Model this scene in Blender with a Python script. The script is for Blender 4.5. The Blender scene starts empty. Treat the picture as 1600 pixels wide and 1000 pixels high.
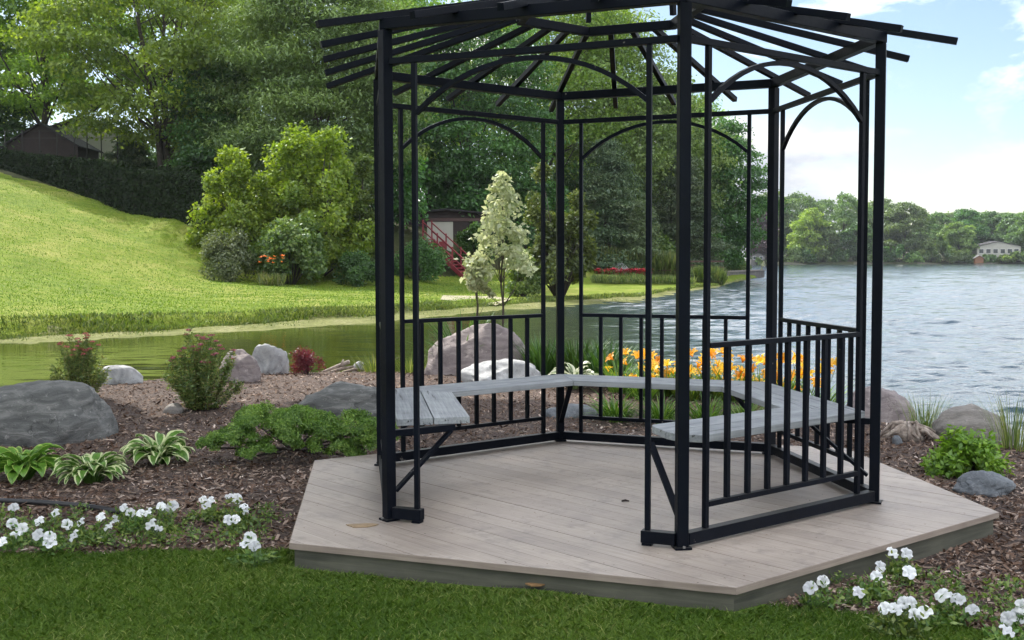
import bpy, math, random
import numpy as np
from mathutils import Vector, Matrix
rng = np.random.default_rng(7)
random.seed(7)
C = bpy.context.scene.collection
PI = math.pi
# ------------------------------------------------------------------ camera constants (solved from the photograph)
F, YH, H = 1711.7, 405.7, 1.45
PITCH = math.atan((500-YH)/F)

def at(px, py, D):
    """world point at ground distance D (along +y) seen at pixel px,py of the 1600x1000 picture"""
    c, s = math.cos(-0.0028), math.sin(-0.0028)
    a, b = px-800, py-500
    X = c*a+s*b; Y = -s*a+c*b
    dy = math.cos(PITCH)-Y/F*math.sin(PITCH); dz = -math.sin(PITCH)-Y/F*math.cos(PITCH)
    return np.array([X/F/dy*D, D, H+dz/dy*D])

def atz(px, py, z):
    p = at(px, py, 1.0)
    return at(px, py, (z-H)/(p[2]-H))

# ------------------------------------------------------------------ scene helpers
def tag(o, label=None, cat=None, group=None, kind=None):
    if label: o['label'] = label
    if cat: o['category'] = cat
    if group: o['group'] = group
    if kind: o['kind'] = kind
    return o

def empty(name, loc=(0, 0, 0), rz=0.0):
    o = bpy.data.objects.new(name, None); C.objects.link(o)
    o.location = loc; o.rotation_euler.z = rz
    o.empty_display_size = 0.1
    return o

class MB:
    """collects faces, builds ONE mesh object"""
    def __init__(s): s.v = []; s.f = []; s.n = 0; s.m = []; s.a = []; s.sm = []
    def add(s, V, Fc, mat=0, attr=None, smooth=False):
        V = np.asarray(V, float).reshape(-1, 3)
        s.v.append(V)
        Fc = [tuple(int(i)+s.n for i in f) for f in Fc]
        s.f += Fc; s.m += [mat]*len(Fc); s.sm += [smooth]*len(Fc)
        s.a += [float(attr) if attr is not None else random.random()]*len(Fc)
        s.n += len(V)
    def beam(s, a, b, w, h, up=(0, 0, 1), mat=0):
        a = np.asarray(a, float); b = np.asarray(b, float); d = b-a; d /= np.linalg.norm(d)
        up = np.asarray(up, float); r = np.cross(d, up)
        if np.linalg.norm(r) < 1e-5: r = np.cross(d, (1, 0, 0))
        r /= np.linalg.norm(r); u = np.cross(r, d)
        V = []
        for p in (a, b):
            for x, y in ((-1, -1), (1, -1), (1, 1), (-1, 1)): V.append(p+r*x*w/2+u*y*h/2)
        s.add(V, [(0, 1, 2, 3), (7, 6, 5, 4), (0, 4, 5, 1), (1, 5, 6, 2), (2, 6, 7, 3), (3, 7, 4, 0)], mat)
    def prism(s, poly, z0, z1, mat=0):
        n = len(poly)
        V = [(p[0], p[1], z0) for p in poly]+[(p[0], p[1], z1) for p in poly]
        s.add(V, [tuple(range(n))[::-1], tuple(range(n, 2*n))]+[(i, (i+1) % n, n+(i+1) % n, n+i) for i in range(n)], mat)
    def tube(s, pts, rad, n=6, mat=0, smooth=True, attr=None):
        pts = [np.asarray(p, float) for p in pts]
        if np.isscalar(rad): rad = [rad]*len(pts)
        V = []; Fc = []
        for i, p in enumerate(pts):
            d = pts[min(i+1, len(pts)-1)]-pts[max(i-1, 0)]; d /= (np.linalg.norm(d)+1e-9)
            q = np.cross(d, (0.31, 0.83, 0.12)); q /= (np.linalg.norm(q)+1e-9); r = np.cross(d, q)
            for k in range(n):
                t = 2*PI*k/n; V.append(p+(q*math.cos(t)+r*math.sin(t))*rad[i])
        for i in range(len(pts)-1):
            for k in range(n):
                a = i*n+k; b = i*n+(k+1) % n; Fc.append((a, b, b+n, a+n))
        Fc.append(tuple(range(n))[::-1]); Fc.append(tuple(range((len(pts)-1)*n, len(pts)*n)))
        s.add(V, Fc, mat, attr, smooth)
    def build(s, name, mats, parent=None, bevel=0.0):
        V = np.concatenate(s.v) if s.v else np.zeros((0, 3))
        me = bpy.data.meshes.new(name)
        me.from_pydata(V.tolist(), [], s.f); me.update()
        mats = mats if isinstance(mats, (list, tuple)) else [mats]
        for m in mats: me.materials.append(m)
        me.polygons.foreach_set('material_index', s.m)
        me.polygons.foreach_set('use_smooth', s.sm)
        at_ = me.attributes.new('v', 'FLOAT', 'FACE'); at_.data.foreach_set('value', s.a)
        o = bpy.data.objects.new(name, me); C.objects.link(o); o.parent = parent
        if bevel:
            b = o.modifiers.new('bevel', 'BEVEL'); b.width = bevel; b.segments = 2; b.limit_method = 'ANGLE'
        return o

def fast_mesh(name, V, k, mats, parent=None, attr=None, matidx=None, smooth=False, uv=None):
    """V: (N*k,3) vertices, consecutive k per polygon (unshared)"""
    V = np.ascontiguousarray(V, dtype=np.float32).reshape(-1, 3); n = len(V)//k
    me = bpy.data.meshes.new(name)
    me.vertices.add(len(V)); me.vertices.foreach_set('co', V.ravel())
    me.loops.add(len(V)); me.loops.foreach_set('vertex_index', np.arange(len(V), dtype=np.int32))
    me.polygons.add(n); me.polygons.foreach_set('loop_start', np.arange(0, n*k, k, dtype=np.int32))
    mats = mats if isinstance(mats, (list, tuple)) else [mats]
    for m in mats: me.materials.append(m)
    if matidx is not None: me.polygons.foreach_set('material_index', np.asarray(matidx, dtype=np.int32))
    if attr is None: attr = rng.random(n)
    a = me.attributes.new('v', 'FLOAT', 'FACE'); a.data.foreach_set('value', np.asarray(attr, dtype=np.float32))
    me.update(calc_edges=True)
    o = bpy.data.objects.new(name, me); C.objects.link(o); o.parent = parent
    return o

def grid_mesh(name, P, faces, mats, parent=None, smooth=True, attr=None):
    me = bpy.data.meshes.new(name)
    P = np.asarray(P, dtype=np.float32); faces = np.asarray(faces, dtype=np.int32)
    used = np.unique(faces); remap = -np.ones(len(P), dtype=np.int32); remap[used] = np.arange(len(used))
    P = P[used]; faces = remap[faces]; k = faces.shape[1]; n = len(faces)
    me.vertices.add(len(P)); me.vertices.foreach_set('co', P.ravel())
    me.loops.add(n*k); me.loops.foreach_set('vertex_index', faces.ravel())
    me.polygons.add(n); me.polygons.foreach_set('loop_start', np.arange(0, n*k, k, dtype=np.int32))
    mats = mats if isinstance(mats, (list, tuple)) else [mats]
    for m in mats: me.materials.append(m)
    me.polygons.foreach_set('use_smooth', np.full(n, smooth))
    me.update(calc_edges=True)
    o = bpy.data.objects.new(name, me); C.objects.link(o); o.parent = parent
    return o

def norm(a): return a/(np.linalg.norm(a, axis=-1, keepdims=True)+1e-9)
def rdir(n): return norm(rng.normal(size=(n, 3)))

def leaf_quads(P, d, nrm, L, W, fold=0.0):
    """diamond leaves: base P, direction d, normal nrm"""
    d = norm(d); sd = norm(np.cross(d, nrm)); n2 = np.cross(sd, d)
    L = np.asarray(L).reshape(-1, 1)*np.ones((len(P), 1)); W = np.asarray(W).reshape(-1, 1)*np.ones((len(P), 1))
    a = P; c = P+d*L-n2*L*0.15; m = P+d*L*0.45
    b = m+sd*W*0.5+n2*fold*W; e = m-sd*W*0.5+n2*fold*W
    return np.stack([a, b, c, e], 1).reshape(-1, 3)

# ------------------------------------------------------------------ materials
MATS = {}
def new_mat(name):
    m = bpy.data.materials.new(name); m.use_nodes = True
    nt = m.node_tree; nt.nodes.clear()
    out = nt.nodes.new('ShaderNodeOutputMaterial')
    return m, nt, out
def N(nt, t, **kw):
    n = nt.nodes.new(t)
    for k, v in kw.items(): setattr(n, k, v)
    return n
def rgba(c): return (c[0], c[1], c[2], 1.0)
def ramp(nt, fac, stops):
    r = N(nt, 'ShaderNodeValToRGB'); e = r.color_ramp.elements
    e[0].position = stops[0][0]; e[0].color = rgba(stops[0][1])
    e[1].position = stops[-1][0]; e[1].color = rgba(stops[-1][1])
    for p, c in stops[1:-1]:
        x = e.new(p); x.color = rgba(c)
    nt.links.new(fac, r.inputs[0]); return r.outputs[0]
def noise(nt, scale, detail=4, rough=.55, vec=None, dist=0.0):
    n = N(nt, 'ShaderNodeTexNoise'); n.inputs['Scale'].default_value = scale; n.inputs['Detail'].default_value = detail
    n.inputs['Roughness'].default_value = rough; n.inputs['Distortion'].default_value = dist
    if vec is not None: nt.links.new(vec, n.inputs['Vector'])
    return n.outputs['Fac']
def mixc(nt, f, a, b, mode='MIX'):
    m = N(nt, 'ShaderNodeMix', data_type='RGBA', blend_type=mode)
    for sock, val in ((m.inputs[0], f), (m.inputs[6], a), (m.inputs[7], b)):
        if isinstance(val, (int, float)): sock.default_value = val
        elif isinstance(val, tuple): sock.default_value = rgba(val)
        else: nt.links.new(val, sock)
    return m.outputs[2]
def math_(nt, op, a, b=None, c=None, clamp=False):
    m = N(nt, 'ShaderNodeMath', operation=op); m.use_clamp = clamp
    for i, v in enumerate((a, b, c)):
        if v is None: continue
        if isinstance(v, (int, float)): m.inputs[i].default_value = v
        else: nt.links.new(v, m.inputs[i])
    return m.outputs[0]
def coords(nt, scale=(1, 1, 1), rot=(0, 0, 0), obj=True, loc=(0, 0, 0)):
    t = N(nt, 'ShaderNodeTexCoord'); mp = N(nt, 'ShaderNodeMapping')
    mp.inputs['Scale'].default_value = scale; mp.inputs['Rotation'].default_value = rot; mp.inputs['Location'].default_value = loc
    nt.links.new(t.outputs['Object' if obj else 'Generated'], mp.inputs[0]); return mp.outputs[0]
def world_pos(nt, scale=(1, 1, 1), rot=(0, 0, 0)):
    g = N(nt, 'ShaderNodeNewGeometry'); mp = N(nt, 'ShaderNodeMapping')
    mp.inputs['Scale'].default_value = scale; mp.inputs['Rotation'].default_value = rot
    nt.links.new(g.outputs['Position'], mp.inputs[0]); return mp.outputs[0]

def leaf_mat(name, c1, c2, c3=None, trans=.35, gloss=.04, rough=.45, tcol=(1.15, 1.2, .55)):
    m, nt, out = new_mat(name)
    a = N(nt, 'ShaderNodeAttribute', attribute_name='v')
    stops = [(0, c1), (1, c2)] if c3 is None else [(0, c1), (.6, c2), (1, c3)]
    col = ramp(nt, a.outputs['Fac'], stops)
    oi = N(nt, 'ShaderNodeObjectInfo')
    hs = N(nt, 'ShaderNodeHueSaturation')
    nt.links.new(math_(nt, 'MULTIPLY_ADD', oi.outputs['Random'], .03, .485), hs.inputs['Hue'])
    nt.links.new(math_(nt, 'MULTIPLY_ADD', oi.outputs['Random'], .3, .85), hs.inputs['Value'])
    nt.links.new(col, hs.inputs['Color'])
    col = hs.outputs[0]
    d = N(nt, 'ShaderNodeBsdfDiffuse'); t = N(nt, 'ShaderNodeBsdfTranslucent'); g = N(nt, 'ShaderNodeBsdfGlossy')
    g.inputs['Roughness'].default_value = rough; g.inputs['Color'].default_value = (.8, .85, .9, 1)
    nt.links.new(col, d.inputs[0]); nt.links.new(mixc(nt, 1.0, col, tcol, 'MULTIPLY'), t.inputs[0])
    mx = N(nt, 'ShaderNodeMixShader'); mx.inputs[0].default_value = trans
    nt.links.new(d.outputs[0], mx.inputs[1]); nt.links.new(t.outputs[0], mx.inputs[2])
    m2 = N(nt, 'ShaderNodeMixShader'); m2.inputs[0].default_value = gloss
    nt.links.new(mx.outputs[0], m2.inputs[1]); nt.links.new(g.outputs[0], m2.inputs[2])
    nt.links.new(m2.outputs[0], out.inputs[0])
    return m

def plain(name, c, rough=.7, noise_amt=.25, nscale=8, bump=0.0, bscale=40, metal=0, spec=.5, c2=None):
    m, nt, out = new_mat(name)
    p = N(nt, 'ShaderNodeBsdfPrincipled'); v = coords(nt)
    n = noise(nt, nscale, 6, .6, v)
    c2 = c2 or tuple(x*(1-noise_amt) for x in c)
    col = ramp(nt, n, [(.3, c2), (.7, c)])
    nt.links.new(col, p.inputs['Base Color']); p.inputs['Roughness'].default_value = rough
    p.inputs['Metallic'].default_value = metal; p.inputs['Specular IOR Level'].default_value = spec
    if bump:
        b = N(nt, 'ShaderNodeBump'); b.inputs['Strength'].default_value = bump; b.inputs['Distance'].default_value = .02
        nt.links.new(noise(nt, bscale, 6, .65, v), b.inputs['Height']); nt.links.new(b.outputs[0], p.inputs['Normal'])
    nt.links.new(p.outputs[0], out.inputs[0]); return m

def steel_mat():
    m, nt, out = new_mat('dark_steel_paint')
    p = N(nt, 'ShaderNodeBsdfPrincipled'); v = coords(nt)
    n = noise(nt, 3, 6, .65, v); n2 = noise(nt, 45, 5, .7, v)
    base = ramp(nt, n, [(.3, (.002, .003, .006)), (.7, (.004, .006, .012))])
    dust = ramp(nt, n2, [(.62, (0, 0, 0)), (.8, (.3, .3, .3))])
    col = mixc(nt, dust, base, (.03, .034, .04))
    chip = ramp(nt, noise(nt, 14, 3, .6, v), [(.73, (0, 0, 0)), (.74, (1, 1, 1))])
    col = mixc(nt, chip, col, (.12, .11, .10))
    gn = N(nt, 'ShaderNodeNewGeometry'); sn = N(nt, 'ShaderNodeSeparateXYZ'); nt.links.new(gn.outputs['Normal'], sn.inputs[0])
    tp = math_(nt, 'MULTIPLY', math_(nt, 'GREATER_THAN', sn.outputs[2], .8), math_(nt, 'MULTIPLY', n2, .8)); col = mixc(nt, tp, col, (.07, .068, .06))
    nt.links.new(col, p.inputs['Base Color']); p.inputs['Specular IOR Level'].default_value = .11
    nt.links.new(math_(nt, 'MULTIPLY_ADD', n2, .3, .32), p.inputs['Roughness'])
    b = N(nt, 'ShaderNodeBump'); b.inputs['Strength'].default_value = .25; b.inputs['Distance'].default_value = .003
    nt.links.new(n2, b.inputs['Height']); nt.links.new(b.outputs[0], p.inputs['Normal'])
    nt.links.new(p.outputs[0], out.inputs[0]); return m

def wood_mat(name, c1, c2, rot=0.0, grain=60, crack=.5, rough=.8):
    m, nt, out = new_mat(name)
    p = N(nt, 'ShaderNodeBsdfPrincipled')
    t = N(nt, 'ShaderNodeTexCoord')
    mp0 = N(nt, 'ShaderNodeMapping'); mp0.inputs['Rotation'].default_value = (0, 0, rot); nt.links.new(t.outputs['Object'], mp0.inputs[0])
    mp = N(nt, 'ShaderNodeMapping'); mp.inputs['Scale'].default_value = (1.6, grain, grain); nt.links.new(mp0.outputs[0], mp.inputs[0])
    g = noise(nt, 1.0, 7, .65, mp.outputs[0], .5); big = noise(nt, 5, 4, .6, mp0.outputs[0])
    a = N(nt, 'ShaderNodeAttribute', attribute_name='v')
    f = math_(nt, 'ADD', math_(nt, 'MULTIPLY', g, .7), math_(nt, 'MULTIPLY', math_(nt, 'ADD', big, math_(nt, 'MULTIPLY', a.outputs['Fac'], .3)), .35))
    col = ramp(nt, f, [(.35, c2), (.72, c1)])
    mp2 = N(nt, 'ShaderNodeMapping'); mp2.inputs['Scale'].default_value = (.9, grain*.6, grain*.6); nt.links.new(mp0.outputs[0], mp2.inputs[0])
    cr = ramp(nt, noise(nt, 1.0, 3, .5, mp2.outputs[0]), [(.32, (crack, crack, crack)), (.37, (0, 0, 0))])
    col = mixc(nt, cr, col, tuple(x*.25 for x in c2))
    nt.links.new(col, p.inputs['Base Color']); p.inputs['Roughness'].default_value = rough
    b = N(nt, 'ShaderNodeBump'); b.inputs['Strength'].default_value = .5; b.inputs['Distance'].default_value = .004
    nt.links.new(g, b.inputs['Height']); nt.links.new(b.outputs[0], p.inputs['Normal'])
    nt.links.new(p.outputs[0], out.inputs[0]); return m

def deck_mat(rot):
    m, nt, out = new_mat('weathered_deck_boards')
    p = N(nt, 'ShaderNodeBsdfPrincipled')
    t = N(nt, 'ShaderNodeTexCoord')
    mp0 = N(nt, 'ShaderNodeMapping'); mp0.inputs['Rotation'].default_value = (0, 0, rot); nt.links.new(t.outputs['Object'], mp0.inputs[0])
    mp = N(nt, 'ShaderNodeMapping'); mp.inputs['Scale'].default_value = (2.5, 90, 90); nt.links.new(mp0.outputs[0], mp.inputs[0])
    g = noise(nt, 1.0, 6, .6, mp.outputs[0]); big = noise(nt, 1.3, 5, .6, mp0.outputs[0], .6)
    fine = noise(nt, 9, 6, .7, mp0.outputs[0])
    a = N(nt, 'ShaderNodeAttribute', attribute_name='v')
    f = math_(nt, 'ADD', math_(nt, 'MULTIPLY', g, .35), math_(nt, 'ADD', math_(nt, 'MULTIPLY', big, .55), math_(nt, 'MULTIPLY', a.outputs['Fac'], .1)))
    col = ramp(nt, f, [(.30, (.19, .155, .128)), (.5, (.34, .283, .235)), (.70, (.475, .40, .335))])
    dirt = ramp(nt, fine, [(.30, (.8, .8, .8)), (.48, (0, 0, 0))])
    col = mixc(nt, dirt, col, (.22, .19, .16))
    sp = ramp(nt, noise(nt, 38, 2, .5, mp0.outputs[0]), [(.235, (.8, .8, .8)), (.26, (0, 0, 0))])
    col = mixc(nt, sp, col, (.1, .08, .06))
    nt.links.new(col, p.inputs['Base Color'])
    nt.links.new(math_(nt, 'MULTIPLY_ADD', big, .3, .42), p.inputs['Roughness'])
    b = N(nt, 'ShaderNodeBump'); b.inputs['Strength'].default_value = .25; b.inputs['Distance'].default_value = .003
    nt.links.new(g, b.inputs['Height']); nt.links.new(b.outputs[0], p.inputs['Normal'])
    nt.links.new(p.outputs[0], out.inputs[0]); return m

def rock_mat(name, c1, c2, c3, scale=3, band=0.0):
    m, nt, out = new_mat(name)
    p = N(nt, 'ShaderNodeBsdfPrincipled'); v = coords(nt)
    vb = coords(nt, scale=(1, 1, 4), rot=(.5, .35, 0))
    n1 = noise(nt, scale, 8, .65, vb if band else v, .8); n2 = noise(nt, scale*14, 5, .7, v); n3 = noise(nt, scale*.8, 3, .5, v)
    col = ramp(nt, n1, [(.3, c1), (.5, c2), (.72, c3)])
    col = mixc(nt, math_(nt, 'MULTIPLY', n2, .5), col, tuple(x*.45 for x in c2), 'MIX')
    lich = ramp(nt, noise(nt, scale*4, 6, .7, v), [(.6, (0, 0, 0)), (.68, (.5, .5, .5))])
    col = mixc(nt, lich, col, tuple(min(.7, x*1.5) for x in c3))
    vo = N(nt, 'ShaderNodeTexVoronoi', feature='DISTANCE_TO_EDGE'); vo.inputs['Scale'].default_value = scale*.9
    dv = N(nt, 'ShaderNodeMix', data_type='VECTOR'); dv.inputs[0].default_value = .25
    nz = N(nt, 'ShaderNodeTexNoise'); nz.inputs['Scale'].default_value = scale*1.5; nt.links.new(v, nz.inputs['Vector'])
    nt.links.new(v, dv.inputs[4]); nt.links.new(nz.outputs['Color'], dv.inputs[5]); nt.links.new(dv.outputs[1], vo.inputs['Vector'])
    crk = ramp(nt, vo.outputs['Distance'], [(.0, (.7, .7, .7)), (.010, (0, 0, 0))])
    col = mixc(nt, math_(nt, 'MULTIPLY', crk, math_(nt, 'GREATER_THAN', n3, .56)), col, tuple(x*.25 for x in c1))
    nt.links.new(col, p.inputs['Base Color']); p.inputs['Roughness'].default_value = .85
    b = N(nt, 'ShaderNodeBump'); b.inputs['Strength'].default_value = .7; b.inputs['Distance'].default_value = .03
    nt.links.new(math_(nt, 'ADD', math_(nt, 'MULTIPLY', n2, .35), math_(nt, 'SUBTRACT', n1, math_(nt, 'MULTIPLY', crk, .3))), b.inputs['Height'])
    nt.links.new(b.outputs[0], p.inputs['Normal'])
    nt.links.new(p.outputs[0], out.inputs[0]); return m

def lawn_mat(name, c1, c2, c3, s1=.25, s2=2.2, fine=60):
    m, nt, out = new_mat(name)
    p = N(nt, 'ShaderNodeBsdfPrincipled'); v = world_pos(nt)
    n1 = noise(nt, s1, 5, .6, v, .4); n2 = noise(nt, s2, 6, .7, v); n3 = noise(nt, fine, 3, .6, v)
    vs = world_pos(nt, scale=(1, .22, 1), rot=(0, 0, .55)); n4 = noise(nt, .9, 4, .6, vs)
    f = math_(nt, 'ADD', math_(nt, 'MULTIPLY', n1, .5), math_(nt, 'ADD', math_(nt, 'MULTIPLY', n2, .2), math_(nt, 'MULTIPLY', n4, .3)))
    col = ramp(nt, f, [(.36, c1), (.5, c2), (.64, c3)])
    col = mixc(nt, ramp(nt, n3, [(.35, (.75, .75, .75)), (.6, (0, 0, 0))]), col, tuple(x*.6 for x in c1))
    n5 = noise(nt, fine*.22, 4, .7, v); col = mixc(nt, ramp(nt, n5, [(.55, (0, 0, 0)), (.72, (.4, .4, .4))]), col, c3)
    mw_ = N(nt, 'ShaderNodeTexWave', wave_type='BANDS', bands_direction='X'); mw_.inputs['Scale'].default_value = .32; mw_.inputs['Distortion'].default_value = 2.5; mw_.inputs['Detail'].default_value = 2; mw_.inputs['Detail Scale'].default_value = .6
    nt.links.new(world_pos(nt, rot=(0, 0, .9)), mw_.inputs['Vector']); col = mixc(nt, math_(nt, 'MULTIPLY', mw_.outputs['Fac'], .12), col, c3)
    nt.links.new(col, p.inputs['Base Color']); p.inputs['Roughness'].default_value = .9; p.inputs['Specular IOR Level'].default_value = .1
    b = N(nt, 'ShaderNodeBump'); b.inputs['Strength'].default_value = .8; b.inputs['Distance'].default_value = .05
    nt.links.new(math_(nt, 'ADD', n3, n2), b.inputs['Height']); nt.links.new(b.outputs[0], p.inputs['Normal'])
    nt.links.new(p.outputs[0], out.inputs[0]); return m

def water_mat():
    m, nt, out = new_mat('lake_water')
    p = N(nt, 'ShaderNodeBsdfPrincipled')
    v = world_pos(nt)
    sx = N(nt, 'ShaderNodeSeparateXYZ'); nt.links.new(v, sx.inputs[0])
    # wind reaches the open lake on the right, the cove on the left lies calm
    f = math_(nt, 'ADD', math_(nt, 'MULTIPLY', sx.outputs[0], .11), math_(nt, 'MULTIPLY', sx.outputs[1], .0022))
    f = math_(nt, 'ADD', f, math_(nt, 'MULTIPLY', noise(nt, .06, 3, .5, v), .3))
    wind = math_(nt, 'MULTIPLY_ADD', f, 1.0, .02, clamp=True)
    col = mixc(nt, wind, (.045, .055, .010), (.03, .05, .065))
    nt.links.new(col, p.inputs['Base Color'])
    p.inputs['Roughness'].default_value = .06; p.inputs['IOR'].default_value = 1.33
    p.inputs['Specular IOR Level'].default_value = .5
    wv = world_pos(nt, scale=(.55, 1.25, 1), rot=(0, 0, -.2))
    w1 = noise(nt, 2.2, 5, .6, wv, .35); w2 = noise(nt, 9, 4, .6, wv); w3 = noise(nt, .6, 3, .5, wv)
    h = math_(nt, 'ADD', math_(nt, 'MULTIPLY', w1, .5), math_(nt, 'ADD', math_(nt, 'MULTIPLY', w2, .12), math_(nt, 'MULTIPLY', w3, .7)))
    b = N(nt, 'ShaderNodeBump'); b.inputs['Distance'].default_value = .10
    nt.links.new(math_(nt, 'MULTIPLY_ADD', wind, .8, .05), b.inputs['Strength'])
    nt.links.new(h, b.inputs['Height']); nt.links.new(b.outputs[0], p.inputs['Normal'])
    nt.links.new(p.outputs[0], out.inputs[0]); return m

def mulch_mat():
    m, nt, out = new_mat('bark_mulch')
    p = N(nt, 'ShaderNodeBsdfPrincipled'); v = world_pos(nt)
    n1 = noise(nt, 26, 8, .75, v, .6); n2 = noise(nt, .8, 4, .6, v)
    vo = N(nt, 'ShaderNodeTexVoronoi'); vo.inputs['Scale'].default_value = 30; nt.links.new(v, vo.inputs['Vector'])
    col = ramp(nt, n1, [(.35, (.03, .018, .014)), (.55, (.11, .072, .055)), (.75, (.24, .175, .14))])
    col = mixc(nt, math_(nt, 'MULTIPLY', n2, .6), col, (.12, .085, .07))
    nt.links.new(col, p.inputs['Base Color']); p.inputs['Roughness'].default_value = .95
    b = N(nt, 'ShaderNodeBump'); b.inputs['Strength'].default_value = 1; b.inputs['Distance'].default_value = .03
    nt.links.new(math_(nt, 'ADD', n1, vo.outputs['Distance']), b.inputs['Height']); nt.links.new(b.outputs[0], p.inputs['Normal'])
    nt.links.new(p.outputs[0], out.inputs[0]); return m

def chip_mat():
    m, nt, out = new_mat('bark_chips')
    d = N(nt, 'ShaderNodeBsdfDiffuse'); a = N(nt, 'ShaderNodeAttribute', attribute_name='v')
    col = ramp(nt, a.outputs['Fac'], [(0, (.04, .022, .014)), (.35, (.155, .10, .073)), (.65, (.28, .21, .165)), (.85, (.48, .37, .30)), (1, (.70, .60, .52))])
    nt.links.new(col, d.inputs[0]); nt.links.new(d.outputs[0], out.inputs[0]); return m

M_steel = steel_mat()
M_bolt = plain('galvanised_bolt', (.30, .29, .28), .45, .3, 20, metal=.7)
M_bench = wood_mat('weathered_bench_wood', (.40, .42, .43), (.15, .16, .17), 0, 60, .85)
M_fascia = wood_mat('green_grey_fascia', (.12, .115, .085), (.045, .048, .034), 0, 30, .4)
M_bark = plain('tree_bark', (.085, .068, .052), .9, .6, 3, .8, 12)
M_barkl = plain('pale_bark', (.16, .14, .12), .9, .5, 4, .8, 12)
M_mulch = mulch_mat(); M_chip = chip_mat(); M_water = water_mat()
M_stem = plain('green_stem', (.07, .12, .03), .6, .3)
M_grass = leaf_mat('lawn_blades', (0.058, 0.112, 0.011), (0.135, 0.210, 0.028), (0.283, 0.308, 0.098), trans=0.35, gloss=.02)
M_lawn = lawn_mat('near_lawn', (.06, .13, .016), (.11, .19, .026), (.16, .21, .04))
M_flawn = lawn_mat('sunlit_lawn', (.085, .15, .008), (.15, .21, .014), (.32, .30, .08), .13, 1.3, 18)
M_wood_floor = lawn_mat('woodland_floor', (.03, .045, .014), (.05, .06, .02), (.07, .06, .03))
M_shore = lawn_mat('shore_mud', (.10, .115, .03), (.16, .17, .05), (.27, .255, .13), .5, 2.5, 10)
M_bed = plain('lake_bed', (.09, .09, .05), .9)
LF = dict(
    maple=leaf_mat('maple_leaf', (0.088, 0.178, 0.019), (0.221, 0.339, 0.044), (0.413, 0.532, 0.078), trans=0.5),
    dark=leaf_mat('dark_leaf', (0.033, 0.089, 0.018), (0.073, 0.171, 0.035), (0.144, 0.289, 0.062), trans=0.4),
    pine=leaf_mat('pine_needle', (0.073, 0.140, 0.041), (0.174, 0.272, 0.074), (0.298, 0.422, 0.132), trans=0.35),
    spruce=leaf_mat('spruce_needle', (0.041, 0.075, 0.035), (0.104, 0.148, 0.067), (0.209, 0.253, 0.111), trans=0.2),
    vine=leaf_mat('vine_leaf', (0.100, 0.156, 0.011), (0.221, 0.281, 0.023), (0.362, 0.395, 0.052), trans=0.5),
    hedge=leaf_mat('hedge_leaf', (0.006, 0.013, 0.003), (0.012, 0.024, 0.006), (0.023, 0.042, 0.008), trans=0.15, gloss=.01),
    shrub=leaf_mat('shrub_leaf', (0.057, 0.109, 0.029), (0.138, 0.218, 0.046), (0.276, 0.345, 0.103), trans=0.45),
    grey=leaf_mat('grey_green_leaf', (0.067, 0.096, 0.038), (0.144, 0.182, 0.077), (0.250, 0.288, 0.144), trans=0.35),
    pale=leaf_mat('cream_variegated_leaf', (0.262, 0.312, 0.131), (0.492, 0.508, 0.312), (0.656, 0.656, 0.476), trans=0.45, tcol=(1, 1, .8)),
    cotton=leaf_mat('cottonwood_leaf', (0.086, 0.158, 0.039), (0.197, 0.315, 0.077), (0.368, 0.516, 0.156), trans=0.42),
    far=leaf_mat('far_tree_leaf', (0.068, 0.125, 0.043), (0.135, 0.215, 0.065), (0.221, 0.317, 0.091), trans=0.4),
    farl=leaf_mat('far_lime_leaf', (0.147, 0.254, 0.034), (0.274, 0.411, 0.046), (0.391, 0.531, 0.081), trans=0.45),
    purple=leaf_mat('purple_leaf', (.05, .03, .035), (.09, .05, .06), (.13, .08, .08), trans=.3),
    farblade=leaf_mat('sunlit_lawn_blade', (0.070, 0.140, 0.007), (0.134, 0.217, 0.012), (0.280, 0.322, 0.082), trans=.35),
    willow=leaf_mat('loose_bush_leaf', (.05, .075, .018), (.12, .155, .04), (.25, .28, .08), trans=.35),
    bank=leaf_mat('bank_grass_blade', (.05, .08, .012), (.11, .15, .022), (.19, .20, .05), trans=.3),
    reed=leaf_mat('reed_blade', (.07, .11, .025), (.16, .21, .05), (.30, .30, .11), trans=.4),
    jun=leaf_mat('juniper_sprig', (0.066, 0.131, 0.020), (0.159, 0.272, 0.039), (0.318, 0.436, 0.084), trans=0.35),
    spirea=leaf_mat('spirea_leaf', (0.087, 0.145, 0.043), (0.189, 0.290, 0.080), (0.377, 0.348, 0.131), trans=0.4),
    barb=leaf_mat('barberry_leaf', (.10, .012, .014), (.20, .03, .03), (.30, .07, .06), trans=.35, tcol=(1.2, .6, .5)),
    lush=leaf_mat('lush_leaf', (0.102, 0.211, 0.021), (0.202, 0.369, 0.035), (0.384, 0.562, 0.070), trans=.4),
    pet=leaf_mat('petunia_leaf', (0.060, 0.112, 0.027), (0.135, 0.225, 0.045), (0.285, 0.345, 0.090), trans=.35),
    lily=leaf_mat('daylily_blade', (.06, .13, .018), (.12, .22, .03), (.24, .34, .07), trans=.4),
    sword=leaf_mat('iris_blade', (.035, .09, .018), (.06, .14, .025), (.11, .20, .045), trans=.35),
)
M_pink = leaf_mat('pink_blossom', (.40, .07, .13), (.62, .16, .24), (.7, .32, .34), trans=.3, tcol=(1, .7, .7))
M_orange = leaf_mat('orange_petal', (.85, .38, .02), (.92, .55, .03), (.95, .72, .10), trans=.35, tcol=(1, .8, .4))
M_orange2 = leaf_mat('orange_red_petal', (.8, .16, .02), (.85, .22, .03), trans=.35, tcol=(1, .7, .4))
M_white = leaf_mat('white_petal', (.68, .68, .70), (.84, .85, .86), (.9, .9, .9), trans=.3, gloss=.02, tcol=(1, 1, .95))
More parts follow.
